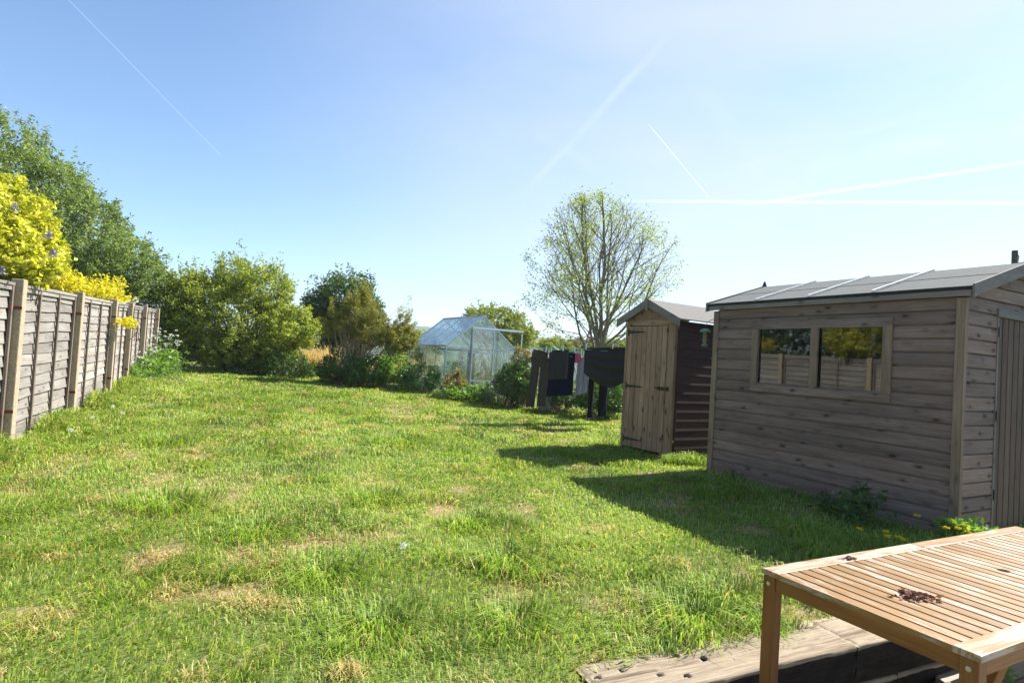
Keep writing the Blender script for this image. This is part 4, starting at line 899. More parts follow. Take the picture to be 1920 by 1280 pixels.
def airy_tree():
    Y = 24.; base = at_y(1122, 660, Y); base[2] = .2; K = Y / F; rs = RS(12)
    cen = at_y(1122, 520, Y); rad = np.array([150 * K, 3.0, 152 * K]); fork = at_y(1124, 640, Y)
    o = thing('sparse_tree', 'tall airy tree with thin spring leaves and many ascending branches', 'tree', base); b = np.array(base)
    A = []; B = []; ra = []; rb = []; LP = []; LD = []; LR = []
    def reach(p, d):          # distance from p along d to the crown's surface
        q = (p - cen) / rad; e = d / rad; a = e @ e; h = q @ e; c = q @ q - 1; D = h * h - a * c
        return (-h + math.sqrt(D)) / a if D > 0 else .3
    def grow(p, d, r, ln, lev):
        n = max(3, int(ln / .22)); st = ln / n; out = []
        for k in range(n):
            lift = .05 if lev < 2 else .035
            d = d + rs.randn(3) * (.06 + .03 * lev) + [0, 0, lift]; d /= np.linalg.norm(d); q = p + d * st; r2 = r * (1 - .75 / n) if lev else r * (1 - .82 / n)
            A.append(p); B.append(q); ra.append(r); rb.append(r2); p, r = q, r2; out.append((p.copy(), d.copy(), r, (k + 1) / n))
        return out
    def branch(p, d, r, lev, frac):
        ln = reach(p, d) * frac * rs.uniform(.72, 1.02); ln = min(max(ln, .25), [9, 3.4, 1.7, .7][lev]); ln = min(ln, reach(p, d) * 1.02) if lev == 0 else ln
        path = grow(p, d, r, ln, lev)
        if lev == 3:
            for q, e, _, t in path[::1]: LP.append(q); LD.append(e); LR.append(t)
            return
        side = rs.uniform(0, 6.3)
        nb = [0, 0, 0][lev]; step = {0: 3, 1: 3, 2: 2}[lev]
        for i, (q, e, rr_, t) in enumerate(path):
            if t < (.16 if lev == 0 else .12) or i % step: continue
            u = np.cross(e, [0, 0, 1.]); u /= np.linalg.norm(u) + 1e-9; w = np.cross(e, u); side += 2.4
            sd = u * math.cos(side) + w * math.sin(side); a = rs.uniform(.5, 1.05); nd = e * math.cos(a) + sd * math.sin(a); nd[2] += .1; nd /= np.linalg.norm(nd)
            branch(q, nd, max(rr_ * (.55 if lev == 0 else .6), .006), lev + 1, .9)
        q, e, rr_, _ = path[-1]; branch(q, e, max(rr_, .006), min(lev + 2, 3), .9)
    pts = [b, b + (fork - b) * .5 + [.02, 0, 0], fork]
    for k in range(2): A.append(pts[k]); B.append(pts[k + 1]); ra.append([.17, .13][k]); rb.append([.13, .08][k])
    lim = [(-.12, .1, 1.0, .085), (.10, -.1, 1.0, .10), (.36, .15, 1., .08), (-.42, -.1, 1., .075), (-.75, .2, .75, .06), (.8, -.2, .7, .065), (-.2, .55, 1., .06), (.22, -.55, 1., .06), (.5, .5, .9, .05), (-.55, -.5, .9, .05), (-1.3, 0, .45, .045), (1.35, .1, .38, .045), (-1.1, -.6, .3, .035), (1.0, .6, .4, .035), (-.6, .9, .4, .035), (-1.5, .3, .2, .03), (1.5, -.4, .15, .03), (.7, 1., .3, .03), (-.5, -1., .25, .03), (0, 0.05, 1.1, .07)]
    for x, y, z, r in lim: d = np.array([x, y, z]); d /= np.linalg.norm(d); branch(fork + rs.randn(3) * .05 + [0, 0, rs.uniform(-1.1, .1)], d, r, 0, .97)
    V, Q = tubes_np(np.array(A) - b, np.array(B) - b, ra, rb, 6); np_mesh('trunk', V, Q, mat=B_GREY, parent=o, smooth=True)
    LP = np.array(LP); LD = np.array(LD); n = len(LP); k = np.repeat(np.arange(n), 8); cl_ = rs.rand(n) ** 1.3; cn = fbm(LP[:, 0] * 1.1, LP[:, 2] * 1.1, 61, 3) + fbm(LP[:, 1] * 1.1 + 9, LP[:, 2] * .7, 63, 2) - 1; m = rs.rand(len(k)) < np.clip(cl_[k] * .5 + .4 + 3.2 * cn[k], .06, 1); k = k[m]
    P = LP[k] + rs.randn(len(k), 3) * .12 - b; V, Q, r = leafset(P, rs.uniform(.055, .11, len(k)), rs, aspect=.6, rnd=np.clip(rs.rand(n)[k] * .5 + rs.rand(len(k)) * .5, 0, 1)); np_mesh('crown', V, Q, attrs={'rnd': r}, mat=LM_SPARSE, parent=o)
    print('airy tree segs', len(A), 'leaves', len(k))
airy_tree()
for i, (x, w, lab) in enumerate([(1040, 28, 'low scrubby bush in the field left of the airy tree trunk'), (1095, 30, 'low scrubby bush at the foot of the airy tree'), (1150, 26, 'low scrubby bush in the field right of the airy tree trunk')]):
    c = at_y(x, 652, 27 + i); bush('field_bush', lab, 'shrub', (c[0], c[1], .3), [E(x, 654, 27 + i, w, 13, 1.)], 130, 24, .11, .25, LM_HEDGE if i != 1 else LM_RUSTY, B_BROWN, 60 + i, group='low bushes in the field beyond the washing', stems=14)

# hedge beyond the fence to the left of the camera (seen in the shed window)
bush('neighbour_hedge', 'tall dark evergreen hedge behind the fence, mirrored in the shed window', 'hedge', (-9.8, 4, .4), [((-9.6, 1.0, 2.6), (1.2, 2.0, 2.2), 1), ((-9.8, 4.2, 2.8), (1.1, 2.0, 2.3), 1), ((-10.4, 7.4, 2.8), (1.2, 2.0, 2.5), 1), ((-12.2, 10.4, 2.8), (1.2, 2.0, 2.6), 1), ((-9.3, -2, 2.4), (1.2, 2.0, 2.0), 1)], 2600, 24, .17, .28, LM_DARK, B_BROWN, 28, stems=60)

# ------------------------------------------------------------------ border planting along the end of the lawn
rs = RS(77)
border = [ # px, py(centre), half width, half height, distance, material, label
    (455, 700, 60, 20, 15.6, LM_IVY, 'dark low brambles under the big rounded shrub'),
    (545, 692, 48, 24, 15.5, LM_IVY, 'dark ivy mound right of the big rounded shrub'),
    (640, 694, 44, 30, 14.9, LM_IVY, 'dark ivy mound at the foot of the bronze conifer'),
    (690, 705, 34, 26, 14.5, LM_IVY, 'pale flecked bramble mound in front of the bronze conifer'),
    (738, 695, 30, 26, 14.6, LM_FRESH, 'fresh lime green nettle clump between two dark brambles'),
    (788, 712, 38, 22, 14.2, LM_IVY, 'dark bramble left of the greenhouse corner post'),
    (852, 722, 18, 18, 13.6, LM_RUSTY, 'brown seed-headed weeds in front of the greenhouse glass'),
    (864, 742, 26, 9, 13.2, LM_FRESH, 'low bright nettles at the greenhouse front'),
    (902, 744, 20, 9, 13.0, LM_FRESH, 'leafy nettle clump under the greenhouse door'),
    (952, 718, 20, 26, 12.9, LM_IVY, 'dark bramble right of the greenhouse door'),
    (975, 722, 26, 36, 12.5, LM_IVY, 'dark bramble beside the hanging trousers'),
    (1055, 745, 34, 20, 12.0, LM_IVY, 'tangled bramble below the navy towel'),
    (1130, 748, 44, 30, 11.4, LM_IVY, 'leafy bramble between the black leggings and the tall shed'),
    (800, 672, 22, 16, 15.8, LM_HEDGE, 'rusty olive scrub against the left side of the greenhouse')]
for i, (px, py, rx, ry, Y, m_, lab) in enumerate(border):
    c = at_y(px, py, Y); g = gz(c[0], c[1]); base = (c[0], c[1], g)
    es = [E(px, py, Y, rx, ry, .45), E(px - rx * .5, py + ry * .3, Y - .15, rx * .5, ry * .6, .35), E(px + rx * .5, py + ry * .35, Y + .1, rx * .5, ry * .55, .35)]
    bush('bramble' if m_ is LM_IVY else 'weed_clump', lab, 'plant', base, es, int(rx * ry * .13) + 30, 26, .065 if m_ is not LM_FRESH else .075, .14, m_, B_PALE, 100 + i, group='rough plants along the end of the lawn', shoot=.6, shell=.25, stems=24, stem_r=.006)
bush('ivy_stump', 'ivy covered stump with brown tangled top between greenhouse and washing', 'plant', (at_y(975, 720, 12.6)[0], 12.6, .65), [E(978, 672, 12.6, 17, 20, .22), E(974, 710, 12.6, 20, 28, .25), E(985, 690, 12.6, 12, 30, .22)], 120, 30, .045, .1, LM_RUSTY, B_BROWN, 140, stems=20, stem_r=.012)

def stalks(name, label, px0, px1, py_base, Y, n, hpx, mat, depth=.7, lean=.25, seed=1, w=.008):
    rs = RS(seed); px = rs.uniform(px0, px1, n); Yv = Y + rs.uniform(-depth, depth, n); P = np.array([at_y(a, py_base, b) for a, b in zip(px, Yv)]); P[:, 2] = ground_z(P[:, 0], P[:, 1])
    h = hpx * Y / F * rs.uniform(.4, 1.1, n) 
    o = blades(P, h, np.full(n, w) * rs.uniform(.5, 1.3, n), rs.uniform(0, lean * 2.4, n), rs.uniform(0, 6.3, n), rs.uniform(0, .5, n), rs.rand(n), np.full(n, .95), name, mat)
    return tag(o, label, 'dry grass', kind='stuff')
stalks('dry_stalks', 'pale dead grass stalks behind the border, left of the conifer', 480, 660, 690, 17.5, 3600, 62, M_GRASS, 1.0, seed=2, w=.022)
stalks('dry_stalks', 'pale dead grass stalks behind the border, left of the greenhouse', 700, 815, 690, 17.5, 2200, 55, M_GRASS, 1.0, seed=3, w=.022)

# bare twig heap right of the greenhouse
def twigs(name, label, cat, px, py, Y, n, spread, ln, seed, mat):
    rs = RS(seed); c = at_y(px, py, Y); c[2] = gz(c[0], c[1]) ; o = thing(name, label, cat, c); A = []; B = []; ra = []; rb = []
    for i in range(n):
        s = np.array([rs.uniform(-1, 1) * spread, rs.uniform(-.3, .3), rs.uniform(.02, .25)]); d = np.array([rs.uniform(-1, .3), rs.uniform(-.3, .3), rs.uniform(.1, 1.0)]); d /= np.linalg.norm(d); l = ln * rs.uniform(.4, 1)
        p = s.copy(); r = rs.uniform(.004, .010)
        for k in range(5):
            q = p + d * l / 5; d = d + rs.randn(3) * .16 + [0, 0, -.08]; d /= np.linalg.norm(d); A.append(p); B.append(q); ra.append(r); r *= .8; rb.append(r); p = q
    V, Q = tubes_np(A, B, ra, rb, 5); np_mesh('branches', V, Q, mat=mat, parent=o); return o
twigs('bare_branches', 'heap of bare pale branches beside the greenhouse door end', 'branches', 955, 728, 12.4, 60, .42, .9, 5, B_GREY)
twigs('bare_branches', 'bare pale branches on the ground under the towel and sheet', 'branches', 1080, 765, 11.6, 36, .6, .7, 6, B_PALE)

# cow parsley by the end of the fence
M_UMBEL = flat('white_umbel', (.72, .74, .62), .7, .2, nscale=40, namt=.1)
M_STEM = flat('green_stem', (.1, .17, .04), .6, .3)
M_GOLD = flat('yellow_petal', (.8, .6, .01), .6, .2, nscale=60, namt=.15)
M_CLOCK = flat('dandelion_clock', (.75, .75, .7), .8, .1, nscale=80, namt=.1)
def cow_parsley(label, x, y, h, seed, n=8):
    rs = RS(seed); o = thing('cow_parsley', label, 'wildflower', (x, y, gz(x, y)), 0, 'cow parsley by the end of the fence'); s = MB(); heads = []
    for i in range(n):
        a = rs.uniform(0, 6.3); e = Vector((math.cos(a) * rs.uniform(.05, .4), math.sin(a) * rs.uniform(.05, .4), h * rs.uniform(.55, 1))); s.tube([(0, 0, 0), (e.x * .35, e.y * .35, e.z * .6), tuple(e)], [.006, .005, .003], 5); heads.append(e)
    s.build('stem', M_STEM, o); P = []
    for e in heads:
        k = 22; r = rs.uniform(.02, .045); a = rs.uniform(0, 6.3, k); q = np.sqrt(rs.rand(k)) * r; P.append(np.stack([e.x + q * np.cos(a), e.y + q * np.sin(a), e.z + rs.uniform(0, .03, k)], 1)); V, Q, r = leafset(P[-1], .018, rs, tilt=1., aspect=1.); np_mesh('flower_head', V, Q, attrs={'rnd': r}, mat=M_UMBEL, parent=o)
    n = 260; P = np.stack([rs.randn(n) * .16, rs.randn(n) * .16, rs.uniform(.02, h * .55, n)], 1); V, Q, r = leafset(P, rs.uniform(.06, .14, n), rs, aspect=.35); np_mesh('leaves', V, Q, attrs={'rnd': r}, mat=LM_FRESH, parent=o)
for i, (px, py, Y, h, lab) in enumerate([(245, 715, 11.4, .55, 'cow parsley in front of the fourth fence post'), (262, 712, 12.3, .8, 'white cow parsley before the last fence panels'), (284, 708, 13.2, 1.05, 'tall white cow parsley at the end fence post'), (303, 706, 13.6, 1.15, 'tall cow parsley in front of the shrub, right of the end post'), (318, 704, 14.0, .95, 'cow parsley farthest right, against the dark of the shrub')]):
    c = at_y(px, py, Y); cow_parsley(lab, c[0], c[1], h, 300 + i, 13)
bush('nettle_clump', 'tall leafy green weeds crowding the foot of the last fence posts', 'plant', (-7.1, 12.6, gz(-7.1, 12.6)), [E(275, 694, 12.6, 26, 13, .45), E(300, 692, 13.4, 20, 12, .4), E(245, 706, 11.8, 14, 9, .3)], 120, 26, .07, .15, LM_FRESH, M_STEM, 310, stems=20, stem_r=.006, shoot=.5)

# dandelions
def clock_flower(px, py, label, z=None, h=.14):
    g = at_z(px, py, .55)
    for _ in range(4): g = at_z(px, py, gz(g[0], g[1]) + h)
    o = thing('dandelion_clock', label, 'wildflower', (g[0], g[1], g[2] - h), 0, 'dandelion seed heads in the lawn'); m = MB(); m.tube([(0, 0, 0), (.006, 0, h * .6), (0, 0, h)], .0028, 5); m.build('stem', M_STEM, o)
    rs = RS(int(px)); n = 150; v = rs.randn(n, 3); v /= np.linalg.norm(v, axis=1)[:, None]; V, Q, r = leafset(v * .019 + [0, 0, h + .012], .006, rs, aspect=1.); np_mesh('seed_head', V, Q, attrs={'rnd': r}, mat=M_CLOCK, parent=o)
for px, py, lab in [(132, 808, 'dandelion clock nearest the camera of those by the second fence post'), (173, 784, 'dandelion clock in the grass beyond the second fence post'), (211, 764, 'dandelion clock near the third fence post, left of a pair'), (230, 776, 'dandelion clock near the third fence post, right of a pair'), (247, 712, 'dandelion clock in the long grass left of two others by the fourth post'), (253, 717, 'dandelion clock low in the cluster by the fourth fence post'), (270, 705, 'dandelion clock right of the cluster by the fourth fence post'), (308, 949, 'lone dandelion clock on the left half of the open lawn'), (756, 1027, 'lone dandelion clock in the middle of the open lawn')]:
    clock_flower(px, py, lab, h=.13 if py < 900 else .05)
def dandelion(px, py, Y, label, h=None, rad=.021):
    c = at_y(px, py, Y); g = gz(c[0], c[1]); h = c[2] - g; o = thing('dandelion', label, 'wildflower', (c[0], c[1], g), 0, 'yellow dandelions by the big shed'); rs = RS(int(px))
    m = MB(); m.tube([(rs.uniform(-.02, .02), .01, 0), (.004, 0, h * .6), (0, 0, h)], .003, 5); m.build('stem', M_STEM, o); n = 70; a = rs.uniform(0, 6.3, n); q = np.sqrt(rs.rand(n)) * rad * .6
    V, Q, r = leafset(np.stack([q * np.cos(a), q * np.sin(a), h + rs.uniform(-.004, .008, n)], 1), .016, rs, tilt=.35, aspect=.5); np_mesh('flower', V, Q, attrs={'rnd': r}, mat=M_GOLD, parent=o)
DY = 4.05
for px, py, Y, lab in [(1786, 979, 4.3, 'yellow dandelion topmost of the cluster above the table edge'), (1774, 989, 4.2, 'round yellow dandelion at the left of the cluster by the table'), (1796, 990, 4.15, 'yellow dandelion low in the middle of the cluster by the table'), (1811, 986, 4.2, 'widest yellow dandelion at the right of the cluster'), (1814, 997, 4.1, 'yellow dandelion just clearing the table rim'), (1836, 993, 4.2, 'yellow dandelion farthest right, near the shed door'),
                       (1661, 996, 4.2, 'yellow dandelion in shade, broad flower left of the cluster'), (1664, 1005, 4.15, 'yellow dandelion in shade just below the broad one'), (1612, 991, 4.3, 'small dim dandelion in shade farthest left'), (1684, 1006, 4.2, 'small dim dandelion in shade, left of a pair'), (1693, 1011, 4.15, 'small dim dandelion in shade, right of a pair'), (1720, 966, 4.55, 'single yellow dandelion against the foot of the big shed wall'), (1330, 860, 7.0, 'single yellow dandelion at the far corner of the big shed')]:
    dandelion(px, py, Y, lab)
bush('leafy_weed', 'dark leafy weed growing against the foot of the big shed wall', 'plant', (3.02, 4.98, gz(3., 5.)), [((3.0, 4.93, .52), (.16, .12, .12), 1), ((2.9, 5.1, .48), (.1, .1, .07), .4)], 30, 22, .06, .12, LM_DARK, M_STEM, 410, stems=10, stem_r=.004)
bush('dandelion_leaves', 'tuft of jagged green leaves below the yellow flower cluster', 'plant', (3.38, 4.28, gz(3.38, 4.28)), [((3.4, 4.28, .5), (.14, .12, .1), 1)], 26, 20, .07, .1, LM_FRESH, M_STEM, 411, stems=6, stem_r=.004, aspect=.35)
WQ = at_z(1862, 1258, PZ + .26)
bush('patio_weed', 'small sunlit weed beside the plank bench below the table corner', 'plant', (WQ[0], WQ[1], PZ), [((WQ[0], WQ[1], PZ + .24), (.05, .05, .04), 1), ((WQ[0] + .03, WQ[1], PZ + .12), (.05, .05, .1), .6)], 18, 14, .03, .05, LM_FRESH, M_STEM, 412, stems=10, stem_r=.002)

# ------------------------------------------------------------------ greenhouse
def greenhouse():
    A = at_z(831, 738, .72); Y0 = A[1]
    Bp = at_y(965, 655, Y0); 
    # find the right front corner at the same eave height, gable width 1.93 m
    ez = at_y(834, 648, Y0)[2]; r_ = ray(966, 656); best = min(np.linspace(10, 18, 400), key=lambda Y: abs(np.hypot(r_[0] / r_[1] * Y - A[0], Y - A[1]) - 1.93) + (0 if Y < Y0 else 0))
    cand = [Y for Y in np.linspace(10, 18, 800) if abs(np.hypot(r_[0] / r_[1] * Y - A[0], Y - A[1]) - 1.93) < .02]
    Yb = min(cand, key=lambda Y: abs(r_[2] / r_[1] * Y + EYE - ez))
    B = np.array([r_[0] / r_[1] * Yb, Yb]); d = unit(B - A[:2]); ang = math.atan2(d[1], d[0]); zb = .68; W_ = 1.93; D_ = 2.5
    print('greenhouse', A, B, ez, math.degrees(ang))
    t = thing('greenhouse', 'small aluminium greenhouse with algae stained glass and sliding door', 'greenhouse', (A[0], A[1], 0), ang)
    rz = ez + .80; mid = W_ / 2; b = .035
    m = MB()
    for x in (0, W_):
        for y in (0, D_): m.box((x, y, (zb + ez) / 2), (b, b, ez - zb))
        m.box((x, D_ / 2, ez), (b + .01, D_ + .04, b)); m.box((x, D_ / 2, zb + .02), (b, D_, b))
    for y in (0, D_):
        m.bar((0, y, ez), (mid, y, rz), b, b, (0, 1, 0)); m.bar((W_, y, ez), (mid, y, rz), b, b, (0, 1, 0)); m.box((mid, y, zb + .02), (W_, b, b)); m.box((mid, y, ez - .02), (W_, b * .6, b * .6))
    m.box((mid, D_ / 2, rz), (b + .015, D_ + .05, b + .01)); m.build('frame', M_ALU, t)
    for x in (0, W_):
        for k in range(1, 4): m = MB(); m.box((x, k * D_ / 4, (zb + ez) / 2), (.022, .022, ez - zb)); m.build('glazing_bar', M_ALU, t)
    for s in (0, 1):
        for k in range(1, 4): m = MB(); xe = 0 if s == 0 else W_; m.bar((xe, k * D_ / 4, ez + .01), (mid, k * D_ / 4, rz + .01), .03, .022); m.build('glazing_bar', M_WHITEALU, t)
    for s in (0, 1):
        x = 0 if s == 0 else W_
        for k in range(4):
            y0, y1 = k * D_ / 4 + .012, (k + 1) * D_ / 4 - .012
            g = MB(); g.box((x, (y0 + y1) / 2, (zb + ez) / 2), (.004, y1 - y0, ez - zb - .05)); g.build('side_pane', G_HOUSE, t)
            g = MB(); a_, b_ = (x, (y0 + y1) / 2, ez + .012), (mid, (y0 + y1) / 2, rz + .012); g.bar(a_, b_, y1 - y0, .004); g.build('roof_pane', G_ROOF, t)
    dx0, dx1, dzt, dzb = .66, 1.27, ez + .42, zb + .08
    for y, nm in ((0, 'gable_pane'), (D_, 'gable_pane')):
        for x0, x1 in ((0, dx0), (dx1, W_)) if y == 0 else ((0, mid), (mid, W_)):
            f = lambda x: ez + (rz - ez) * (1 - abs(x - mid) / mid)
            pl = [(x0, zb + .04), (x1, zb + .04), (x1, f(x1) - .02), (x0, f(x0) - .02)]; g = MB(); g.prism(pl, (0, y - .002, 0), (0, y + .002, 0), (1, 0, 0), (0, 0, 1)); g.build(nm, G_HOUSE, t)
    g = MB(); f = lambda x: ez + (rz - ez) * (1 - abs(x - mid) / mid); g.prism([(dx0, dzt), (dx1, dzt), (dx1, f(dx1) - .02), (mid, rz - .03), (dx0, f(dx0) - .02)], (0, -.002, 0), (0, .002, 0), (1, 0, 0), (0, 0, 1)); g.build('gable_pane', G_HOUSE, t)
    m = MB(); m.bar((dx0, 0, zb), (dx0, 0, dzt + .04), .026, .026, (0, 1, 0)); m.bar((dx1, 0, zb), (dx1, 0, dzt + .04), .026, .026, (0, 1, 0)); m.build('door_post', M_ALU, t)
    m = MB(); m.box((dx0 + .70, -.05, dzt + .07), (1.42, .03, .045)); m.box((dx0 + 1.40, -.05, (zb + dzt) / 2 + .25), (.02, .02, dzt - zb - .5)); m.build('door_rail', M_WHITEALU, t)
    d_ = bpy.data.objects.new('sliding_door', None); COL.objects.link(d_); d_.parent = t
    m = MB(); y = -.045
    for x in (dx0 + .01, dx1 - .01): m.box((x, y, (dzt + dzb) / 2 + .12), (.03, .025, dzt - dzb - .24))
    for z in (dzt, (dzt + dzb) / 2 + .22, dzb + .30): m.box(((dx0 + dx1) / 2, y, z), (dx1 - dx0, .027, .045))
    m.build('door_frame', M_ALU, d_)
    g = MB(); g.box(((dx0 + dx1) / 2, y, (dzt + dzb) / 2 + .14), (dx1 - dx0 - .04, .003, dzt - dzb - .3)); g.build('door_pane', glass_mat('clearer_glass', .1, (.9, .93, .9), .12, (.4, .45, .38)), d_)
    m = MB(); m.bar((.0, D_ * .4, ez + .32), (.30, D_ * .4 + .5, ez + .42), .02, .02)
    # interior staging and plants
    s = thing('potting_bench', 'rust brown staging shelf inside the greenhouse', 'shelf', (A[0], A[1], 0), ang); m = MB()
    m.box((W_ * .5, D_ - .35, ez - .06), (W_ - .2, .5, .03)); m.box((W_ * .5, D_ - .35, zb + .3), (W_ - .2, .5, .03)); m.build('shelf', W_BATTEN, s)
    for x in (.2, W_ - .2): m = MB(); m.box((x, D_ - .35, (zb + ez) / 2 - .06), (.04, .4, ez - zb - .05), 'z'); m.build('leg', W_BATTEN, s)
    loc = A[:2] + d * 1.2 + np.array([-d[1], d[0]]) * 1.1
    bush('greenhouse_plants', 'dried brown and yellow plants standing inside the greenhouse', 'plant', (loc[0], loc[1], .68), [((loc[0], loc[1], 1.2), (.6, .5, .45), 1), ((loc[0] - .4, loc[1] + .3, 1.05), (.4, .4, .35), .5)], 90, 22, .05, .16, LM_RUSTY, B_PALE, 501, stems=30, stem_r=.006)
    dw = thing('water_butt_post', 'dark stub post standing behind the left greenhouse eave', 'post', at_y(816, 632, 17.5) - [0, 0, 1.4]); m = MB(); m.tube([(0, 0, 0), (0, 0, 1.42)], .06, 10); m.build('shaft', B_BROWN, dw)
greenhouse()

# ------------------------------------------------------------------ rotary washing line and washing
def cloth_mat(name, col, rough=.9): return flat(name, col, rough, .15, nscale=300, namt=.18, bmp=.3)
def washing():
    px_, py_ = 1.50, 10.9; zt = 1.84; g = gz(px_, py_)
    t = thing('rotary_airer', 'rotary clothes airer with green lines standing on the lawn', 'clothes airer', (px_, py_, g), 0)
    m = MB(); m.tube([(0, 0, -.05), (0, 0, zt - g + .05)], .02, 10); m.build('pole', M_ALU, t)
    r = 1.30; off = R(6); H = zt - g; cs = [(r * math.cos(off + math.pi / 4 + k * math.pi / 2) , r * math.sin(off + math.pi / 4 + k * math.pi / 2)) for k in range(4)]
    for c in cs: m = MB(); m.tube([(0, 0, H - .35), (c[0], c[1], H + .06)], .011, 6); m.build('arm', M_ALU, t)
    for f in (1., .82, .64, .46):
        m = MB(); pts = []
        for k in range(4):
            a = cs[k]; b = cs[(k + 1) % 4]
            for u in np.linspace(0, 1, 7)[:-1]: pts.append(((a[0] + (b[0] - a[0]) * u) * f, (a[1] + (b[1] - a[1]) * u) * f, H - .35 + .41 * f - .03 * math.sin(math.pi * u)))
        pts.append(pts[0]); m.tube(pts, .0045, 5, caps=False); m.build('line', M_LINE, t)
    pegs = []
    def cloth(name, label, cat, x0, x1, ytop, ybot, Y, mat, sag=.0, fold=.03, nf=5, seed=0, skew=0, round_=0, roundtop=0):
        """hanging cloth spanning photo columns x0..x1 at distance Y"""
        rs = RS(seed); a = at_y(x0, ytop[0], Y); b = at_y(x1, ytop[1], Y); c = at_y(x0 + skew, ybot[0], Y); d = at_y(x1 + skew, ybot[1], Y); nu, nv = 40, 36; U, Vv = np.meshgrid(np.linspace(0, 1, nu), np.linspace(0, 1, nv))
        top = a[None, None] * (1 - U[..., None]) + b[None, None] * U[..., None]; bot = c[None, None] * (1 - U[..., None]) + d[None, None] * U[..., None]; P = top * (1 - Vv[..., None]) + bot * Vv[..., None]
        P[..., 2] -= sag * (np.clip(np.sin(np.pi * np.clip(U * .93 + .02, 0, 1)), 0, 1) * Vv ** .7); ph = rs.uniform(0, 6, 3)
        cent = (U - .5)
        if sag > .05: fo = np.sin(Vv ** .8 * nf * 6.28 + ph[0] + (fbm(U * 3, Vv * 3, seed, 2) - .5) * 2.5) * fold * np.sin(np.pi * np.clip(U, .02, .98)) ** .7 + np.sin(U * 14 + ph[1]) * fold * .5 * (1 - Vv) ** 2
        else: fo = np.sin(U * nf * 6.28 + ph[0] + Vv * .8) * fold * (.3 + .7 * Vv) + np.sin(U * nf * 13 + ph[1]) * fold * .25
        P[..., 1] += fo; P[..., 2] -= round_ * (np.abs(cent * 2) ** 6) * -Vv * .0
        if round_: P[..., 2] += round_ * np.clip(np.abs(cent * 2) - .8, 0, 1) ** 1.5 * 9 * (Vv > .85) * (Vv - .85)
        V = P.reshape(-1, 3); base = V.mean(0); base[2] = V[:, 2].min(); i, j = np.meshgrid(np.arange(nu - 1), np.arange(nv - 1)); q = (j * nu + i).ravel(); Q = np.stack([q, q + nu, q + nu + 1, q + 1], 1)
        o = np_mesh(name, V - base, Q, mat=mat, smooth=True); o.location = base; so_ = o.modifiers.new('s', 'SOLIDIFY'); so_.thickness = .006; tag(o, label, cat); return o
    def trousers(name, label, x0, x1, yt, yb, Y, mat, legs, seed=0):
        rs = RS(seed); m = MB(); o = thing(name, label, 'trousers', at_y((x0 + x1) / 2, yb, Y)); base = np.array(o.location)
        def tube(path, ws, th):
            n = 16; vs = []; fs = []
            for k, (p, w) in enumerate(zip(path, ws)):
                for i in range(n):
                    a = 2 * math.pi * i / n; vs.append((p[0] + w * math.cos(a) * (1 + .05 * math.sin(k * 2.1 + w * 90)), p[1] + (th + .02 * math.sin(3 * a + k * .7)) * math.sin(a), p[2] + .014 * math.sin(a * 2 + k)))
            for k in range(len(path) - 1):
                for i in range(n): fs.append((k * n + i, k * n + (i + 1) % n, (k + 1) * n + (i + 1) % n, (k + 1) * n + i))
            fs += [tuple(range(n))]; m.add(vs, fs)
        K = Y / F; crotch = yt + (yb - yt) * .3
        w_top = (x1 - x0) / 2 * K
        path = [at_y((x0 + x1) / 2, y, Y) - base for y in np.linspace(yt, crotch, 5)]; tube(path, [w_top * .97] * 5, .045)
        for (la, lb, wl) in legs:
            ys = np.linspace(yt + (yb - yt) * .12, yb - rs.uniform(0, 4), 12); xs = [la + (lb - la) * max(0, (y - crotch) / (yb - crotch)) for y in ys]; path = [at_y(x, y, Y) - base for x, y in zip(xs, ys)]; tube(path, [wl * K * (1 - .12 * k / 11 + .03 * math.sin(k * 1.3 + seed)) for k in range(12)], .04)
        m.build('fabric', mat, o, smooth=True); return o
    Yf = 10.0
    c_brown = cloth_mat('brown_trouser_cloth', (.062, .052, .04)); c_dark = cloth_mat('charcoal_cotton', (.038, .035, .034)); c_navy = cloth_mat('navy_cloth', (.010, .012, .035)); c_lilac = cloth_mat('lilac_cloth', (.36, .35, .45)); c_black = cloth_mat('black_cloth', (.012, .012, .015)); c_red = cloth_mat('pink_cloth', (.6, .1, .18))
    trousers('trousers', 'olive brown trousers hanging at the left end of the line', 997, 1028, 657, 765, Yf, c_brown, [(1004, 993, 8.5), (1021, 1014, 9)], 1)
    cloth('hand_towel', 'charcoal square hand towel hanging in front of the navy towel', 'towel', 1031, 1067, (657, 655), (712, 710), Yf - .05, c_dark, fold=.014, nf=1.5, seed=2, skew=-4, round_=.05)
    cloth('bath_towel', 'long navy blue towel behind the charcoal hand towel', 'towel', 1030, 1079, (660, 658), (743, 741), Yf + .25, c_navy, fold=.02, nf=2, seed=3, skew=-6)
    cloth('shirt', 'pale lilac grey shirt between the navy towel and dark sheet', 'shirt', 1083, 1106, (672, 664), (741, 735), Yf + .3, c_lilac, fold=.03, nf=2, seed=4, skew=-4)
    cloth('pink_garment', 'scrap of pink red cloth at the top of the lilac shirt', 'garment', 1077, 1090, (664, 660), (680, 678), Yf + .25, c_red, fold=.02, nf=1, seed=5)
    cloth('draped_sheet', 'charcoal sheet sagging in folds between two pegs beside the tall shed', 'sheet', 1096, 1194, (652, 650), (697, 694), Yf - .05, c_dark, sag=.27, fold=.028, nf=3.6, seed=6, skew=-1)
    trousers('leggings', 'black leggings hanging behind the sagging charcoal sheet', 1103, 1142, 658, 784, Yf + .3, c_black, [(1110, 1106, 5.5), (1134, 1128, 9)], 7)
    m_ = None
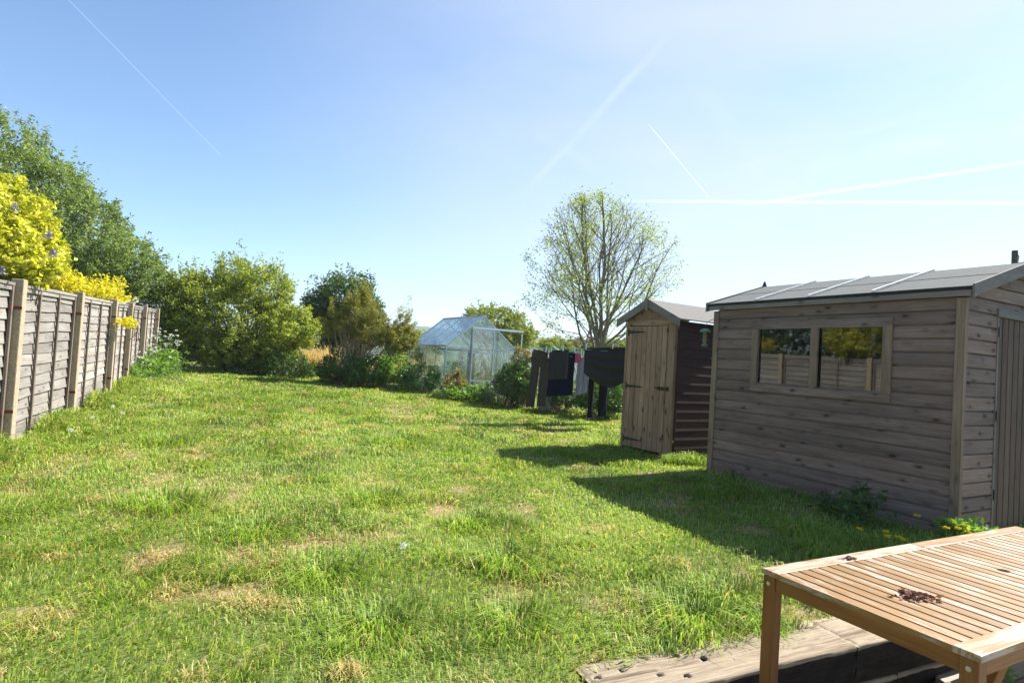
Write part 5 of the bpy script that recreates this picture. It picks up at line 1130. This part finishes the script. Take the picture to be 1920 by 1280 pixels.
    for i, (x, y, lab) in enumerate([(999, 655, 'pale peg at the left waist of the brown trousers'), (1024, 655, 'pale peg at the right waist of the brown trousers'), (1034, 655, 'pale peg on the left corner of the charcoal hand towel'), (1056, 653, 'pale peg on the right part of the charcoal hand towel'), (1078, 656, 'pale peg at the right corner of the navy towel'), (1090, 660, 'pale peg above the lilac shirt'), (1099, 650, 'pale peg at the left corner of the sagging sheet'), (1149, 649, 'pale peg in the middle of the sagging sheet')]):
        c = at_y(x, y, Yf - .07); o = thing('clothes_peg', lab, 'peg', c, 0, 'clothes pegs on the washing line'); m = MB(); m.box((0, 0, 0), (.016, .024, .09)); m.box((.004, .0, .036), (.02, .014, .03)); m.build('peg_body', M_PEG, o)
    tb = thing('plastic_tub', 'pale grey plastic tub on the ground below the navy towel', 'tub', (at_y(1030, 765, 12)[0], 12, gz(.8, 12))); m = MB(); m.lathe([(0, .0), (.2, 0), (.26, .3), (.275, .31), (.25, .31), (.19, .03), (0, .03)], n=24); m.build('body', flat('grey_plastic', (.34, .36, .4), .5, .4), tb, smooth=True)
    pp = thing('pink_post', 'short pink red painted post behind the washing beside the tall shed', 'post', (at_y(1148, 760, 12.6)[0], 12.6, gz(2.2, 12.6))); m = MB(); m.box((0, 0, .32), (.1, .05, .64), 'z'); m.build('board', flat('pink_paint', (.5, .12, .16), .6, .3), pp, bevel=.004)
    for i, (x, lab) in enumerate([(1139, 'broken grey picket left of the pink post'), (1157, 'grey picket just right of the pink post'), (1165, 'grey picket next to the tall shed')]):
        c = at_y(x, 760, 12.8); o = thing('picket', lab, 'picket', (c[0], c[1], gz(c[0], c[1])), 0, 'old pickets behind the washing'); m = MB(); m.box((0, 0, .32), (.07, .02, .62 + .03 * i), 'z'); m.build('board', W_BARGE, o)
washing()

# cable post behind the big shed
c = at_y(1903, 470, 9.5); po = thing('cable_post', 'dark post top with a cable showing above the big shed roof', 'post', (c[0], c[1], .3)); m = MB(); m.tube([(0, 0, 0), (0, 0, c[2] - .3)], .042, 12); m.build('shaft', B_BROWN, po)
m = MB(); h = c[2] - .3; m.tube([(.03, 0, h - .03), (.07, 0, h - .1), (.06, 0, h - .2), (.3, -.1, h - .15), (3, -.8, h - .5), (6, -1.5, h - .1)], .008, 5); m.build('cable', M_IRON, po)
# ------------------------------------------------------------------ haze
hz = MB(); hz.box((0, 0, 20), (4500, 4500, 75)); m, nt, N, L = mat_new('haze_air'); o = N.new('ShaderNodeOutputMaterial'); v = N.new('ShaderNodeVolumePrincipled'); v.inputs['Color'].default_value = (.86, .92, 1, 1); v.inputs['Density'].default_value = .0005; v.inputs['Anisotropy'].default_value = .2; L.new(v.outputs[0], o.inputs['Volume'])
tag(hz.build('haze', m), kind='stuff')
print('scene built')
